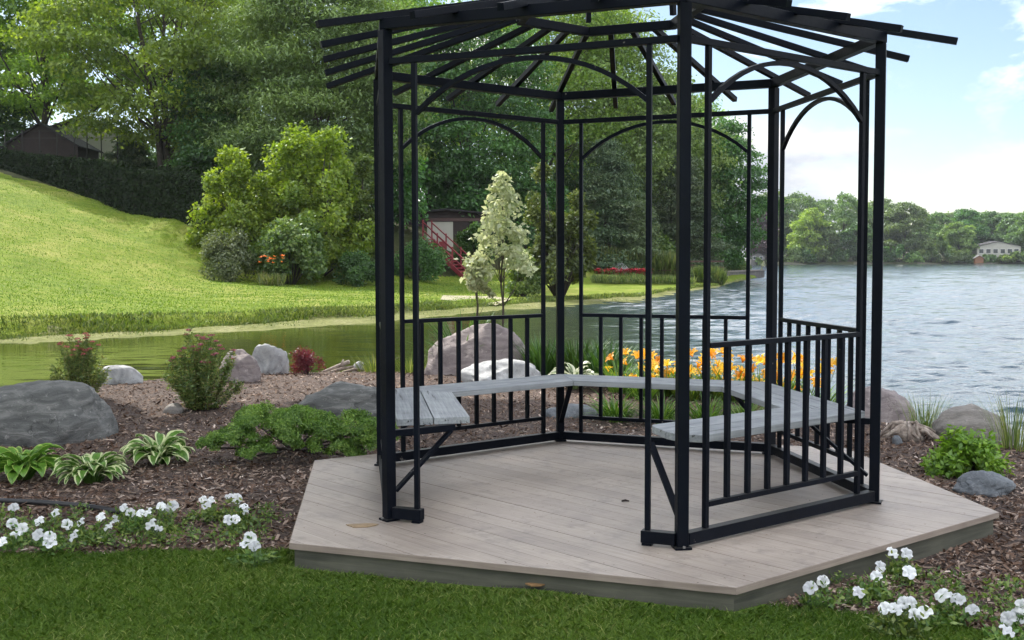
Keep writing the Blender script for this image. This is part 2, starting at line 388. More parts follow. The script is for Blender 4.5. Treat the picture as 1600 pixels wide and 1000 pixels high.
M_redfl = leaf_mat('red_blossom', (.35, .02, .05), (.5, .03, .08), trans=.2, tcol=(1, .7, .7))

# ------------------------------------------------------------------ terrain
UK = np.array([-3000, -400, 0, 200, 330, 580, 700, 850, 1000, 1120, 1188, 1196, 1600, 4000], float)
SH = np.array([18.5, 22.5, 26, 28.3, 29.9, 33.9, 38.9, 43.9, 50, 76, 122, 390, 395, 420], float)
MW = np.array([2.3, 2.3, 2.3, 2.6, 3.0, 4.5, 5, 7, 8, 5, .5, .5, .5, .5])   # width of the flat muddy strip     # far waterline
PD = [  # per column: distance beyond the waterline, height
    [(0, -.5), (.6, -.12), (15, 1.5), (30, 4), (60, 8), (100, 10), (400, 16)],
    [(0, -.5), (.6, -.12), (12, 1.3), (30, 4.6), (55, 9), (90, 10), (400, 16)],
    [(0, -.5), (.6, -.12), (12.5, 1.25), (27.5, 4.3), (50, 8.1), (80, 9.5), (400, 16)],
    [(0, -.5), (.6, -.16), (13, .35), (26, 2.3), (41, 5.3), (60, 7.2), (400, 15)],
    [(0, -.5), (.6, -.2), (14, .05), (24, .6), (31, 4.2), (55, 6.8), (400, 15)],
    [(0, -.5), (.6, -.25), (18, -.1), (25, .3), (40, 3.6), (60, 6.2), (400, 14)],
    [(0, -.5), (.6, -.3), (18, -.22), (32, .05), (45, 3.6), (65, 6), (400, 12)],
    [(0, -.5), (.6, -.38), (25, -.15), (40, .6), (60, 3), (90, 4.5), (400, 9)],
    [(0, -.5), (.6, -.4), (25, -.2), (45, .3), (70, 1), (100, 2), (400, 6)],
    [(0, -.5), (.6, -.4), (20, -.2), (50, .1), (70, .3), (100, .5), (400, 4)],
    [(0, -.5), (.6, -.3), (8, -.1), (20, -.1), (28, -.2), (34, -1.5), (400, -1.5)],
    [(0, -.5), (2, .2), (20, 1.2), (60, 2), (150, 3), (250, 4), (400, 5)],
    [(0, -.5), (2, .2), (20, 1.2), (60, 2), (150, 3), (250, 4), (400, 5)],
    [(0, -.5), (2, .2), (20, 1.2), (60, 2), (150, 3), (250, 4), (400, 5)]]
NK = np.array([-3000, -400, 0, 200, 400, 650, 800, 900, 1000, 1200, 1300, 1400, 1500, 1600, 1900, 3000, 4400], float)
NS = np.array([14, 14, 14.2, 15.2, 16.3, 16.4, 16.2, 15.4, 14.6, 13.4, 12.4, 11.6, 10.9, 10.3, 8.5, 5.5, 4.6], float)   # near shoreline distance (y)
_dk = np.concatenate([[0], np.geomspace(.5, 400, 60)])
_prof = np.array([np.interp(_dk, [a for a, b in p], [b for a, b in p]) for p in PD])
WATER = -.6
def wob(x, y, s, seed=0.0):
    return (np.sin(x*s*1.7+seed)+np.sin(y*s*2.1+1.3*seed+.7)+np.sin((x+y)*s*1.1+2.1*seed)+np.sin((x-.6*y)*s*3.1+seed*.5)*.5)/3.5
def ucol(x, y): return 800+F*np.clip(x/np.maximum(y, 1e-3), -2.2, 2.1)
def hgt(x, y):
    x = np.asarray(x, float); y = np.asarray(y, float)
    u = ucol(x, y)
    ns = np.interp(u, NK, NS)+.25*wob(x, y, 1.1)+.1*wob(x, y, 3.7, 2)
    fs = np.interp(u, UK, SH)+.6*wob(x, y, .25, 1)+.35*wob(x, y, .9, 3)+.15*wob(x, y, 2.7, 5)
    near = -.13+.015*wob(x, y, 1.3)+.012*wob(x, y, 4, 1)
    # low mound towards the shore on the left
    near = near+.10*np.exp(-((x+2.0)/3.2)**2-((y-13.2)/1.9)**2)
    t = np.clip((ns-y)/1.3, 0, 1); near = -.95+(near+.95)*(t*t*(3-2*t))
    mw = np.interp(u, UK, MW); dist = np.maximum(y-fs-mw, 0)
    j = np.clip(np.searchsorted(UK, u)-1, 0, len(UK)-2)
    w = np.clip((u-UK[j])/(UK[j+1]-UK[j]), 0, 1)
    k = np.clip(np.searchsorted(_dk, np.minimum(dist, 399))-1, 0, len(_dk)-2)
    kk = np.clip((np.minimum(dist, 400)-_dk[k])/(_dk[k+1]-_dk[k]), 0, 1)
    g = lambda jj: _prof[jj, k]*(1-kk)+_prof[jj, k+1]*kk
    far = g(j)*(1-w)+g(j+1)*w
    far = far+(.05*wob(x, y, .35)+.05*wob(x, y, 1.2, 4))*np.clip(dist/6, 0, 1)
    far = np.where(dist > 0, far, -.66+.16*np.clip((y-fs)/mw, 0, 1)+.02*wob(x, y, 1.5))
    z = np.where(y < ns, near, np.where(y > fs, far, -1.3))
    z = np.where(y < .5, -.13, z)
    return z
def lawn_edge(x):
    return np.interp(x, [-40, -6, -2.75, -1.9, -1.22, -1.1, .9, 1.10, 1.43, 1.80, 2.1, 2.6, 6, 40], [5.7, 5.8, 5.86, 5.88, 5.92, 5.9, 5.0, 4.95, 4.85, 4.72, 4.50, 4.30, 3.6, 3.0])

def build_ground():
    th = np.concatenate([np.linspace(-PI, -.62, 90, endpoint=False), np.linspace(-.62, .62, 620, endpoint=False), np.linspace(.62, PI, 91)])
    r = np.concatenate([np.linspace(.4, 3.8, 12, endpoint=False), np.geomspace(3.8, 20, 250, endpoint=False), np.geomspace(20, 160, 260, endpoint=False), np.geomspace(160, 850, 80)])
    T, R = np.meshgrid(th, r)
    X = R*np.sin(T); Y = R*np.cos(T); Z = hgt(X, Y)
    P = np.stack([X, Y, Z], -1).reshape(-1, 3)
    nr, nt_ = X.shape
    i, j = np.meshgrid(np.arange(nr-1), np.arange(nt_-1), indexing='ij')
    a = i*nt_+j
    Fc = np.stack([a, a+nt_, a+nt_+1, a+1], -1).reshape(-1, 4)
    c = P[Fc].mean(1); x, y, z = c.T; u = ucol(x, y)
    ns = np.interp(u, NK, NS); fs = np.interp(u, UK, SH)
    near = (y < ns+1.5) | (y < .5)
    lawn = near & (y < lawn_edge(x))
    # island bed shape is mulch, lawn elsewhere far to the left / behind
    mulch = near & ~lawn & (z > -.9)
    far = (~near) & (y > fs-.3)
    d = y-fs-np.interp(u, UK, MW)+.9
    hedge_d = np.interp(u, [-3000, 0, 200, 330, 580, 700, 850, 1000, 1188, 1190], [45, 48, 40, 30, 25.5, 33, 40, 45, 60, 0])
    flawn = far & (d > .8+.5*wob(x, y, .8)) & (d < hedge_d) & (u < 1190)
    mud = far & ~flawn & (d <= 1.6+.5*wob(x, y, .8)-.8) & (u < 1190)
    woods = far & ~flawn & ~mud & (u < 1192)
    fshore = far & ~flawn & ~mud & ~woods
    rest = ~(lawn | mulch | flawn | mud | woods | fshore)
    for nm, msk, mt in (('lawn', lawn, M_lawn), ('mulch_bed', mulch, M_mulch), ('far_lawn', flawn, M_flawn), ('shore', mud, M_shore),
                        ('woodland_ground', woods, M_wood_floor), ('far_shore_ground', fshore, M_wood_floor), ('lake_bed', rest, M_bed)):
        o = grid_mesh(nm, P, Fc[msk], mt); tag(o, kind='structure')
build_ground()
# disc under the camera and water
def build_water():
    th = np.concatenate([np.linspace(-1.45, -.6, 24, endpoint=False), np.linspace(-.6, .6, 440, endpoint=False), np.linspace(.6, 1.5, 30)])
    r = np.concatenate([np.geomspace(5, 9, 12, endpoint=False), np.geomspace(9, 400, 1500, endpoint=False), np.geomspace(400, 850, 14)])
    T, Rr = np.meshgrid(th, r); X = Rr*np.sin(T); Y = Rr*np.cos(T); Z = np.zeros_like(X)
    q = np.random.default_rng(5); step = np.gradient(r)[:, None]
    wind = np.clip(.13*X+.0035*Y+.25*wob(X, Y, .12), 0.0, 1); wind = .10+.90*wind*wind*(3-2*wind)
    for k in range(64):
        lam = .22*(3.2/.22)**(q.random()); a = q.normal(0, .55)+.35
        kx, ky = math.sin(a)*2*PI/lam, math.cos(a)*2*PI/lam; am = .0046*lam**.7
        ph = q.random()*6.28+.7*wob(X, Y, .5, k)
        Z += am*np.clip(lam/(step*3)-.6, 0, 1)*np.sin(kx*X+ky*Y+ph)
    gust = .75+.35*wob(X, Y, .18, 5)
    Z = WATER+Z*wind*gust
    P = np.stack([X, Y, Z], -1).reshape(-1, 3); nr, nn = X.shape
    i, j = np.meshgrid(np.arange(nr-1), np.arange(nn-1), indexing='ij'); a = i*nn+j
    o = grid_mesh('lake_water', P, np.stack([a, a+1, a+nn+1, a+nn], -1).reshape(-1, 4), M_water); tag(o, kind='structure')
build_water()

# ------------------------------------------------------------------ near lawn grass blades, mulch chips
def grass_field():
    n = 230000
    x = rng.uniform(-3.4, 3.4, n); y = 3.9+2.15*rng.random(n)**.8
    keep = (y < lawn_edge(x)+.03*wob(x, y, 9)+rng.normal(0, .012, n)) & (np.abs(x) < y*.56+.3)
    # keep off the deck footprint
    ex = np.interp(x, [-1.16, .987, 1.6], [5.54, 4.75, 5.2]); keep &= ~((x > -1.16) & (x < 1.6) & (y > ex))
    x = x[keep]; y = y[keep]; n = len(x)
    clump = .5+.5*wob(x, y, 5)
    z = hgt(x, y)-.004
    L = rng.uniform(.018, .045, n)*(.75+.5*clump); ang = rng.uniform(0, 2*PI, n); tilt = rng.uniform(.15, .95, n)
    d = np.stack([np.cos(ang)*np.sin(tilt), np.sin(ang)*np.sin(tilt), np.cos(tilt)], 1)
    s = norm(np.cross(d, rdir(n)))*(rng.uniform(.0012, .0024, n)[:, None])
    b = np.stack([x, y, z], 1); mid = b+d*L[:, None]*.55; tip = b+d*L[:, None]+np.stack([np.cos(ang), np.sin(ang), -0*ang-.4], 1)*L[:, None]*.3
    V = np.stack([b-s, b+s, mid+s*.8, tip, mid-s*.8], 1).reshape(-1, 3)
    v = np.clip(rng.random(n)*.75+.3*wob(x, y, 2.2, 1), 0, 1)
    v = np.where(rng.random(n) < .05, 1, v)
    o = fast_mesh('lawn_grass', V, 5, M_grass, attr=v); tag(o, 'short green mown grass in shade in front of the deck', 'grass', kind='stuff')
grass_field()

DECK = [np.array(p) for p in [(-1.145, 5.561), (.987, 4.770), (2.781, 6.200), (2.555, 8.330), (.419, 8.985), (-1.434, 7.888)]]
def in_poly(x, y, P):
    ins = np.zeros(len(x), bool); n = len(P)
    for i in range(n):
        x0, y0 = P[i]; x1, y1 = P[(i+1) % n]
        c = ((y0 > y) != (y1 > y)) & (x < (x1-x0)*(y-y0)/((y1-y0) if y1 != y0 else 1e-9)+x0)
        ins ^= c
    return ins
def chips():
    n = 215000
    y = 4.3*np.exp(rng.random(n)*math.log(16.5/4.3)); x = rng.uniform(-.68, .92, n)*y
    u = ucol(x, y); ns = np.interp(u, NK, NS)
    keep = (y > lawn_edge(x)-.02) & (y < ns-.25) & ~in_poly(x, y, DECK)
    x, y = x[keep], y[keep]; n = len(x)
    z = hgt(x, y)+rng.uniform(0, .014, n)
    L = np.exp(rng.normal(math.log(.030), .5, n)).clip(.008, .09)
    W = L*rng.uniform(.16, .45, n); W = np.minimum(W, .022)
    a = rng.uniform(0, 2*PI, n); t = rng.normal(0, .35, n)
    d = np.stack([np.cos(a)*np.cos(t), np.sin(a)*np.cos(t), np.sin(t)], 1)
    nn = norm(np.stack([rng.normal(0, .4, n), rng.normal(0, .4, n), np.ones(n)], 1)); s = norm(np.cross(d, nn))
    b = np.stack([x, y, z], 1)
    h = d*L[:, None]/2; w_ = s*W[:, None]/2
    V = np.stack([b-h-w_*.5, b+h*.8-w_, b+h+w_*.4, b-h*.7+w_], 1).reshape(-1, 3)
    v = np.clip(rng.beta(1.6, 2.2, n)+.12*wob(x, y, 1.2), 0, 1)
    o = fast_mesh('mulch_chips', V, 4, M_chip, attr=v); tag(o, 'brown shredded bark chips scattered over the garden bed', 'mulch', kind='stuff')
chips()

# ------------------------------------------------------------------ deck
def clip_poly(poly, a, b):
    """keep the part to the left of a->b"""
    out = []; n = len(poly); d = b-a
    sd = lambda p: d[0]*(p[1]-a[1])-d[1]*(p[0]-a[0])
    for i in range(n):
        p, q = poly[i], poly[(i+1) % n]; sp, sq = sd(p), sd(q)
        if sp >= 0: out.append(p)
        if (sp > 0 and sq < 0) or (sp < 0 and sq > 0):
            t = sp/(sp-sq); out.append(p+(q-p)*t)
    return out
dc = sum(DECK)/6
deck = empty('wooden_deck', (dc[0], dc[1], -.16))
tag(deck, 'six-sided pale weathered plank deck under the dark metal gazebo', 'deck')
BD = np.array([-.677, .736]); BD = BD/np.linalg.norm(BD); BN = np.array([-BD[1], BD[0]])
brot = -math.atan2(BD[1], BD[0])
M_deck = deck_mat(brot)
M_edge = wood_mat('deck_edge_wood', (.33, .27, .22), (.17, .13, .105), 0, 40, .5)
off = np.array([dc[0], dc[1], -.16])
mb = MB()
bw = .140
for k in range(-22, 23):
    c0 = k*bw+.02; c1 = c0+bw-.0035
    strip = [dc+BN*c0-BD*5, dc+BN*c0+BD*5, dc+BN*c1+BD*5, dc+BN*c1-BD*5][::-1]
    for i in range(6): 
        strip = clip_poly(strip, DECK[i], DECK[(i+1) % 6])
        if len(strip) < 3: break
    if len(strip) >= 3:
        p = [q-off[:2] for q in strip]; mb.prism(p, .135+random.uniform(-.0007, .0007), .16+random.uniform(-.0006, .0006))
mb.build('deck_boards', M_deck, deck)
def inset(P, d):
    out = []; n = len(P); c = sum(P)/n
    for i in range(n):
        a, b, e = P[i-1], P[i], P[(i+1) % n]
        n1 = np.array([-(b-a)[1], (b-a)[0]]); n1 /= np.linalg.norm(n1); n2 = np.array([-(e-b)[1], (e-b)[0]]); n2 /= np.linalg.norm(n2)
        m = n1+n2; m = m/(m@n1); out.append(b+m*d)
    return out
I1 = inset(DECK, -.004); I2 = inset(DECK, .022); I3 = inset(DECK, .045)
for i in range(6):
    j = (i+1) % 6
    mb = MB(); L = np.linalg.norm(DECK[j]-DECK[i]); ang = math.atan2(*(DECK[j]-DECK[i])[::-1])
    R2 = np.array([[math.cos(-ang), -math.sin(-ang)], [math.sin(-ang), math.cos(-ang)]])
    nseg = 2
    quad = [R2@(p-DECK[i]) for p in (I1[i], I1[j], inset(DECK, .0005)[j], inset(DECK, .0005)[i])]
    mb.prism(quad, .128, .1585)
    e = mb.build('edge_trim', M_edge, deck); e.location = (DECK[i][0]-off[0], DECK[i][1]-off[1], 0); e.rotation_euler.z = ang
    mb = MB(); quad = [R2@(p-DECK[i]) for p in (I2[i], I2[j], I3[j], I3[i])]; mb.prism(quad, -.12, .134)
    e = mb.build('fascia_board', M_fascia, deck); e.location = (DECK[i][0]-off[0], DECK[i][1]-off[1], 0); e.rotation_euler.z = ang

# ------------------------------------------------------------------ gazebo
GC = np.array([.6158, 7.0688]); GR = 1.6558; GA = .1406; He, Ht, Hh = 2.731, 2.53, 1.012
gz = empty('gazebo', (GC[0], GC[1], 0.0))
tag(gz, 'open six-sided gazebo frame of dark navy metal with bare rafters and wooden benches', 'gazebo')
def V2(i, r=GR):   # i: 0 F,1 R,2 BR,3 B,4 LB,5 L   (relative to the centre)
    t = GA+i*PI/3
    return np.array([r*math.sin(t), -r*math.cos(t)])
def v3(p, z): return np.array([p[0], p[1], z])
AP = math.cos(PI/6)
PS = .058
def mitred(i, r0, r1, z0, z1, name):
    """beam along side i -> i+1, between circumradii r0 < r1"""
    m = MB(); j = i+1
    # counterclockwise order: vertices go counterclockwise with growing i
    m.prism([V2(i, r1), V2(j, r1), V2(j, r0), V2(i, r0)], z0, z1)
    return m.build(name, M_steel, gz, .003)
for i in range(6):
    c = V2(i); mb = MB(); t = GA+i*PI/3+PI/6*0
    d = c/np.linalg.norm(c); mb.beam(v3(c, .012), v3(c, He-.031), PS, PS, up=(d[0], d[1], 0)); mb.build('post', M_steel, gz, .003)
    mb = MB(); mb.beam(v3(c, .001), v3(c, .0118), .085, .085, up=(d[0], d[1], 0)); mb.build('foot_plate', M_steel, gz)
    mb = MB(); q_ = np.array([-d[1], d[0]]); b_ = c+q_*.0; mb.tube([v3(c+d*.045, .0118), v3(c+d*.045, .022)], .007, 6, smooth=False); mb.build('bolt', M_bolt, gz)
    mitred(i, GR-.034, GR+.034, He-.030, He+.030, 'eave_beam')
for i in range(6):
    a, b = V2(i), V2(i+1); L = np.linalg.norm(b-a); u = (b-a)/L; n = np.array([-u[1], u[0]])  # n points inward
    P = lambda t, k=0.0: a+u*t+n*k
    jo = .175
    # sills
    if i == 5:
        for s0, s1 in ((PS/2, jo+.03), (L-jo-.03, L-PS/2)):
            mb = MB(); mb.beam(v3(P(s0), .047), v3(P(s1), .047), .055, .062); mb.build('sill_stub', M_steel, gz, .003)
            mb = MB(); mb.beam(v3(P((s0 if s0 < .5 else s1)*0+(jo if s0 < .5 else L-jo)), .002), v3(P(jo if s0 < .5 else L-jo), .0155), .05, .05, up=(u[0], u[1], 0)); mb.build('foot_plate', M_steel, gz)
    else:
        mb = MB(); mb.beam(v3(P(PS/2), .047), v3(P(L-PS/2), .047), .055, .062); mb.build('sill', M_steel, gz, .003)
    for t in (jo, L-jo):
        mb = MB(); mb.beam(v3(P(t), .0785), v3(P(t), Ht-.0175), .027, .027, up=(u[0], u[1], 0)); mb.build('jamb', M_steel, gz, .002)
    mb = MB(); mb.beam(v3(P(PS/2), Ht), v3(P(L-PS/2), Ht), .034, .034); mb.build('top_rail', M_steel, gz, .002)
    # arch between the jambs
    mb = MB(); x0, x1 = jo+.0135, L-jo-.0135; pts = []; hw = (x1-x0)/2; rise = .25
    Rr = (hw*hw+rise*rise)/(2*rise)
    for k in range(17):
        t = -1+2*k/16; zz = Ht-.0375-Rr+math.sqrt(Rr*Rr-(t*hw)**2)
        pts.append(v3(P((x0+x1)/2+t*hw), zz))
    for k in range(16):
        mb.beam(pts[k], pts[k+1]+(pts[k+1]-pts[k])*.04, .024, .026, up=(n[0], n[1], 0))
    mb.build('arch', M_steel, gz)
    if i == 5: continue
    mb = MB()
    mb.beam(v3(P(jo+.0135), Hh), v3(P(L-jo-.0135), Hh), .034, .028); rail = mb.build('handrail', M_steel, gz, .002)
    mb = MB(); mb.beam(v3(P(jo+.0135), .20), v3(P(L-jo-.0135), .20), .03, .028); mb.build('bottom_rail', M_steel, gz, .002)
    for k in range(7):
        t = jo+(L-2*jo)*(k+1)/8
        mb = MB(); mb.beam(v3(P(t), .2145), v3(P(t), Hh-.0145), .026, .026, up=(u[0], u[1], 0)); mb.build('baluster', M_steel, rail, .0015)
# rafters
ap = GR*AP
def zroof(h): return He+.048-.255/(.64*ap)*(h-ap)
for k in range(24):
    t = math.radians(15*k); loc = (t % (PI/3))-PI/6; cs = math.cos(loc)
    h0 = .36*ap+.026; h1 = 1.79
    dr = np.array([math.sin(GA+t), -math.cos(GA+t)])
    mb = MB(); a = v3(dr*h0/cs, zroof(h0)); b = v3(dr*h1/cs, zroof(h1)); mb.beam(a, b, .036, .038); mb.build('rafter', M_steel, gz, .002)
zr = He+.29
for i in range(6):
    mitred(i, .36*GR-.028, .36*GR+.028, zr-.032, zr+.026, 'roof_ring')
    c = V2(i, .36*GR); mb = MB(); mb.beam(v3(c, zr+.06), v3(c*.96, zr+.42), .034, .034); mb.build('lantern_post', M_steel, gz, .002)
    mitred(i, .345*GR-.025, .345*GR+.025, zr+.421, zr+.465, 'lantern_ring')
    for q in (0, .5):
        t = (i+q)*PI/3; dr = np.array([math.sin(GA+t), -math.cos(GA+t)]); hh = .345*GR*(1 if q == 0 else AP)
        mb = MB(); mb.beam(v3(dr*(hh+.15), zr+.485-.15*.45), v3(dr*.03, zr+.485+(hh-.03)*.45), .03, .03); mb.build('lantern_rafter', M_steel, gz)
# benches: two planks along each of five sides, mitred at the posts
BZ = .545; r_out = GR-.045/AP; BW = .208
for i in range(5):
    for k in range(2):
        r1 = GR-(.05+k*(BW+.006))/AP; r0 = GR-(.05+k*(BW+.006)+BW)/AP
        A1, B1, B0, A0 = V2(i, r1), V2(i+1, r1), V2(i+1, r0), V2(i, r0)
        u = (B1-A1)/np.linalg.norm(B1-A1); g = .0015
        if i == 0:      # free end by the front post, one corner cut off
            base = V2(0)
            n = np.array([-u[1], u[0]])
            o1 = .05+k*(BW+.006); o0 = o1+BW
            if k == 0: poly = [base+u*.21+n*o1, B1-u*g, B0-u*g, base+u*.15+n*o0, base+u*.135+n*(o1+.11)]
            else: poly = [base+u*.152+n*o1, B1-u*g, B0-u*g, base+u*.27+n*o0, base+u*.235+n*(o0-.03)]
        elif i == 4:    # free end by the left post
            base = V2(5); n = np.array([-u[1], u[0]]); o1 = .05+k*(BW+.006); o0 = o1+BW
            e = .14 if k == 0 else .16
            poly = [A1+u*g, base-u*e+n*o1, base-u*(e+.02)+n*o0, A0+u*g]
        else: poly = [A1+u*g, B1-u*g, B0-u*g, A0+u*g]
        mid = sum(poly)/len(poly); ang = math.atan2(u[1], u[0]); ca, sa = math.cos(-ang), math.sin(-ang)
        loc = [np.array([ca*(p-mid)[0]-sa*(p-mid)[1], sa*(p-mid)[0]+ca*(p-mid)[1]]) for p in poly]
        mb = MB(); mb.prism(loc, -.040+.001*k, random.uniform(-.0008, .0008))
        pl = mb.build('bench_plank', M_bench, gz, .003); pl.location = (mid[0], mid[1], BZ); pl.rotation_euler.z = ang
for i in range(6):
    c = V2(i); d = -c/np.linalg.norm(c)
    if i == 0: a, b = V2(0), V2(1); u = (b-a)/np.linalg.norm(b-a); d = np.array([-u[1], u[0]])*.92+u*.38; d /= np.linalg.norm(d)
    if i == 5: a, b = V2(5), V2(4); u = (b-a)/np.linalg.norm(b-a); d = np.array([u[1], -u[0]])*.90+u*.42; d /= np.linalg.norm(d)
    e = c+d*.42; s_ = c+d*(PS/2)
    mb = MB()
    if i: mb.beam(v3(s_, BZ-.058), v3(e, BZ-.058), .038, .036)
    mb.beam(v3(c+d*.40, BZ-.075), v3(c+d*.04, .16), .036, .018)
    mb.build('bench_bracket', M_steel, gz, .002)

# ------------------------------------------------------------------ boulders
def boulder(name, label, cat, px, pybase, D, wpx, hpx, mat, depth=.8, seed=1, flat=0, rz=0, sharp=.3, sub=5, group=None, sink=.25, skew=0, cuts=9):
    r = np.random.default_rng(seed)
    import bmesh
    bm = bmesh.new(); bmesh.ops.create_icosphere(bm, subdivisions=sub, radius=1)
    me = bpy.data.meshes.new(name); bm.to_mesh(me); bm.free()
    n = len(me.vertices); co = np.zeros(n*3); me.vertices.foreach_get('co', co); co = co.reshape(-1, 3)
    P = co.copy()
    for k in range(cuts):   # facets cut by planes
        nn = norm(r.normal(size=3)); nn[2] = abs(nn[2])*.8; nn = norm(nn); dd = r.uniform(.72, .95)
        s = P@nn; over = np.maximum(s-dd, 0); P -= np.outer(over*(.55+.4*sharp), nn)
    disp = np.zeros(n)
    for o_, a_ in ((1.3, .09), (2.7, .055), (5.5, .034), (11, .02), (22, .011)):
        ph = r.uniform(0, 6.28, (4,)); K = r.normal(size=(4, 3))*o_
        disp += a_*sum(np.sin(P@K[q]+ph[q]) for q in range(4))/2
    P += co*disp[:, None]
    p0 = at(px, pybase, D); W = wpx/F*D; Hh_ = at(px, pybase-hpx, D)[2]-float(hgt(p0[0], D))+.02
    P[:, 0] += skew*P[:, 2]
    P[:, 0] = (P[:, 0]-P[:, 0].min())/np.ptp(P[:, 0])*2-1
    zmax, zc = P[:, 2].max(), -sink
    P[:, 2] = P[:, 2]/zmax
    sx, sy, sz = W/2, W/2*depth, Hh_/(1+sink)
    P *= np.array([sx, sy, sz]); P[:, 2] += sz*sink
    if flat: P[:, 2] = np.minimum(P[:, 2], P[:, 2].max()*(1-flat))+0.0
    me.vertices.foreach_set('co', P.ravel()); me.polygons.foreach_set('use_smooth', [True]*len(me.polygons)); me.materials.append(mat); me.update()
    o = bpy.data.objects.new(name, me); C.objects.link(o)
    z = float(hgt(p0[0], D)); o.location = (p0[0], D, z-.02); 
    tag(o, label, cat, group); return o
R_dark = rock_mat('dark_gneiss', (.065, .068, .066), (.13, .132, .126), (.29, .285, .27), 4.2, 1)
R_grey = rock_mat('grey_fieldstone', (.10, .11, .12), (.17, .185, .20), (.27, .28, .29), 5)
R_white = rock_mat('pale_limestone', (.22, .22, .23), (.46, .46, .46), (.68, .67, .66), 5)
R_pink = rock_mat('pink_granite', (.15, .12, .12), (.27, .225, .22), (.38, .33, .31), 3, 1)
R_tan = rock_mat('tan_granite', (.16, .145, .13), (.27, .245, .22), (.36, .33, .30), 5, 1)
def D_of(py, z=-.13): return (H-z)*F/(py-YH)
boulder('boulder', 'large rounded dark grey boulder at the left edge behind the hostas', 'boulder', 66, 700, 9.75, 226, 104, R_dark, .8, 17, sink=.15, sharp=-.3, cuts=3)
boulder('boulder', 'long low dark grey boulder behind the juniper beside the left gazebo post', 'boulder', 548, 655, 11.0, 170, 58, R_dark, .6, 5, sink=.35)
boulder('boulder', 'pale grey rounded boulder at the waterline behind the red barberry', 'boulder', 418, 580, 15.0, 66, 44, R_white, .7, 8, sink=.3, sharp=1.2)
boulder('boulder', 'purple grey boulder half hidden by the larger pink spirea', 'boulder', 372, 602, 13.6, 72, 56, R_pink, .8, 9, sink=.3)
boulder('boulder', 'flat pale stone between the two pink spireas at the water', 'stone', 188, 602, 13.7, 72, 32, R_white, .6, 12, sink=.4, sharp=1.2)
boulder('boulder', 'small flat pale stone lying in the mulch below the larger spirea', 'stone', 271, 648, 11.2, 34, 18, R_tan, .7, 14, sub=4)
boulder('boulder', 'tall pointed pink granite boulder behind the gazebo bench', 'boulder', 748, 598, 14.6, 176, 94, R_pink, .7, 22, sharp=1.0, sink=.1, cuts=12)
boulder('boulder', 'white and grey boulder in front of the pointed pink boulder', 'boulder', 782, 612, 13.4, 132, 52, R_white, .7, 23, sink=.35, sharp=1.2)
boulder('boulder', 'low flat grey stone in the mulch behind the rear gazebo post', 'stone', 893, 658, 11.0, 92, 26, R_grey, .7, 25, sub=4)
boulder('boulder', 'pinkish sloping boulder at the water right of the right gazebo post', 'boulder', 1372, 668, 10.7, 118, 64, R_pink, .8, 27)
boulder('boulder', 'tan cracked boulder at the lake edge behind the bright green shrub', 'boulder', 1514, 702, 9.6, 136, 72, R_tan, .8, 33, sink=.2)
boulder('boulder', 'smooth rounded blue grey stone in front of the bright green shrub', 'stone', 1534, 783, 7.3, 95, 48, R_grey, .75, 35, sharp=0, sink=.5)
boulder('boulder', 'little pale grey stone at the foot of the driftwood stump', 'stone', 1402, 694, 9.3, 16, 14, R_grey, .9, 37, sub=3)
boulder('boulder', 'small white stone by the driftwood left of the pink boulder', 'stone', 560, 578, 15.2, 22, 14, R_white, .9, 39, sub=3)
boulder('boulder', 'small brown stone half buried in the mulch beside the round blue grey stone', 'stone', 1590, 782, 7.35, 20, 12, R_pink, .9, 41, sub=3)

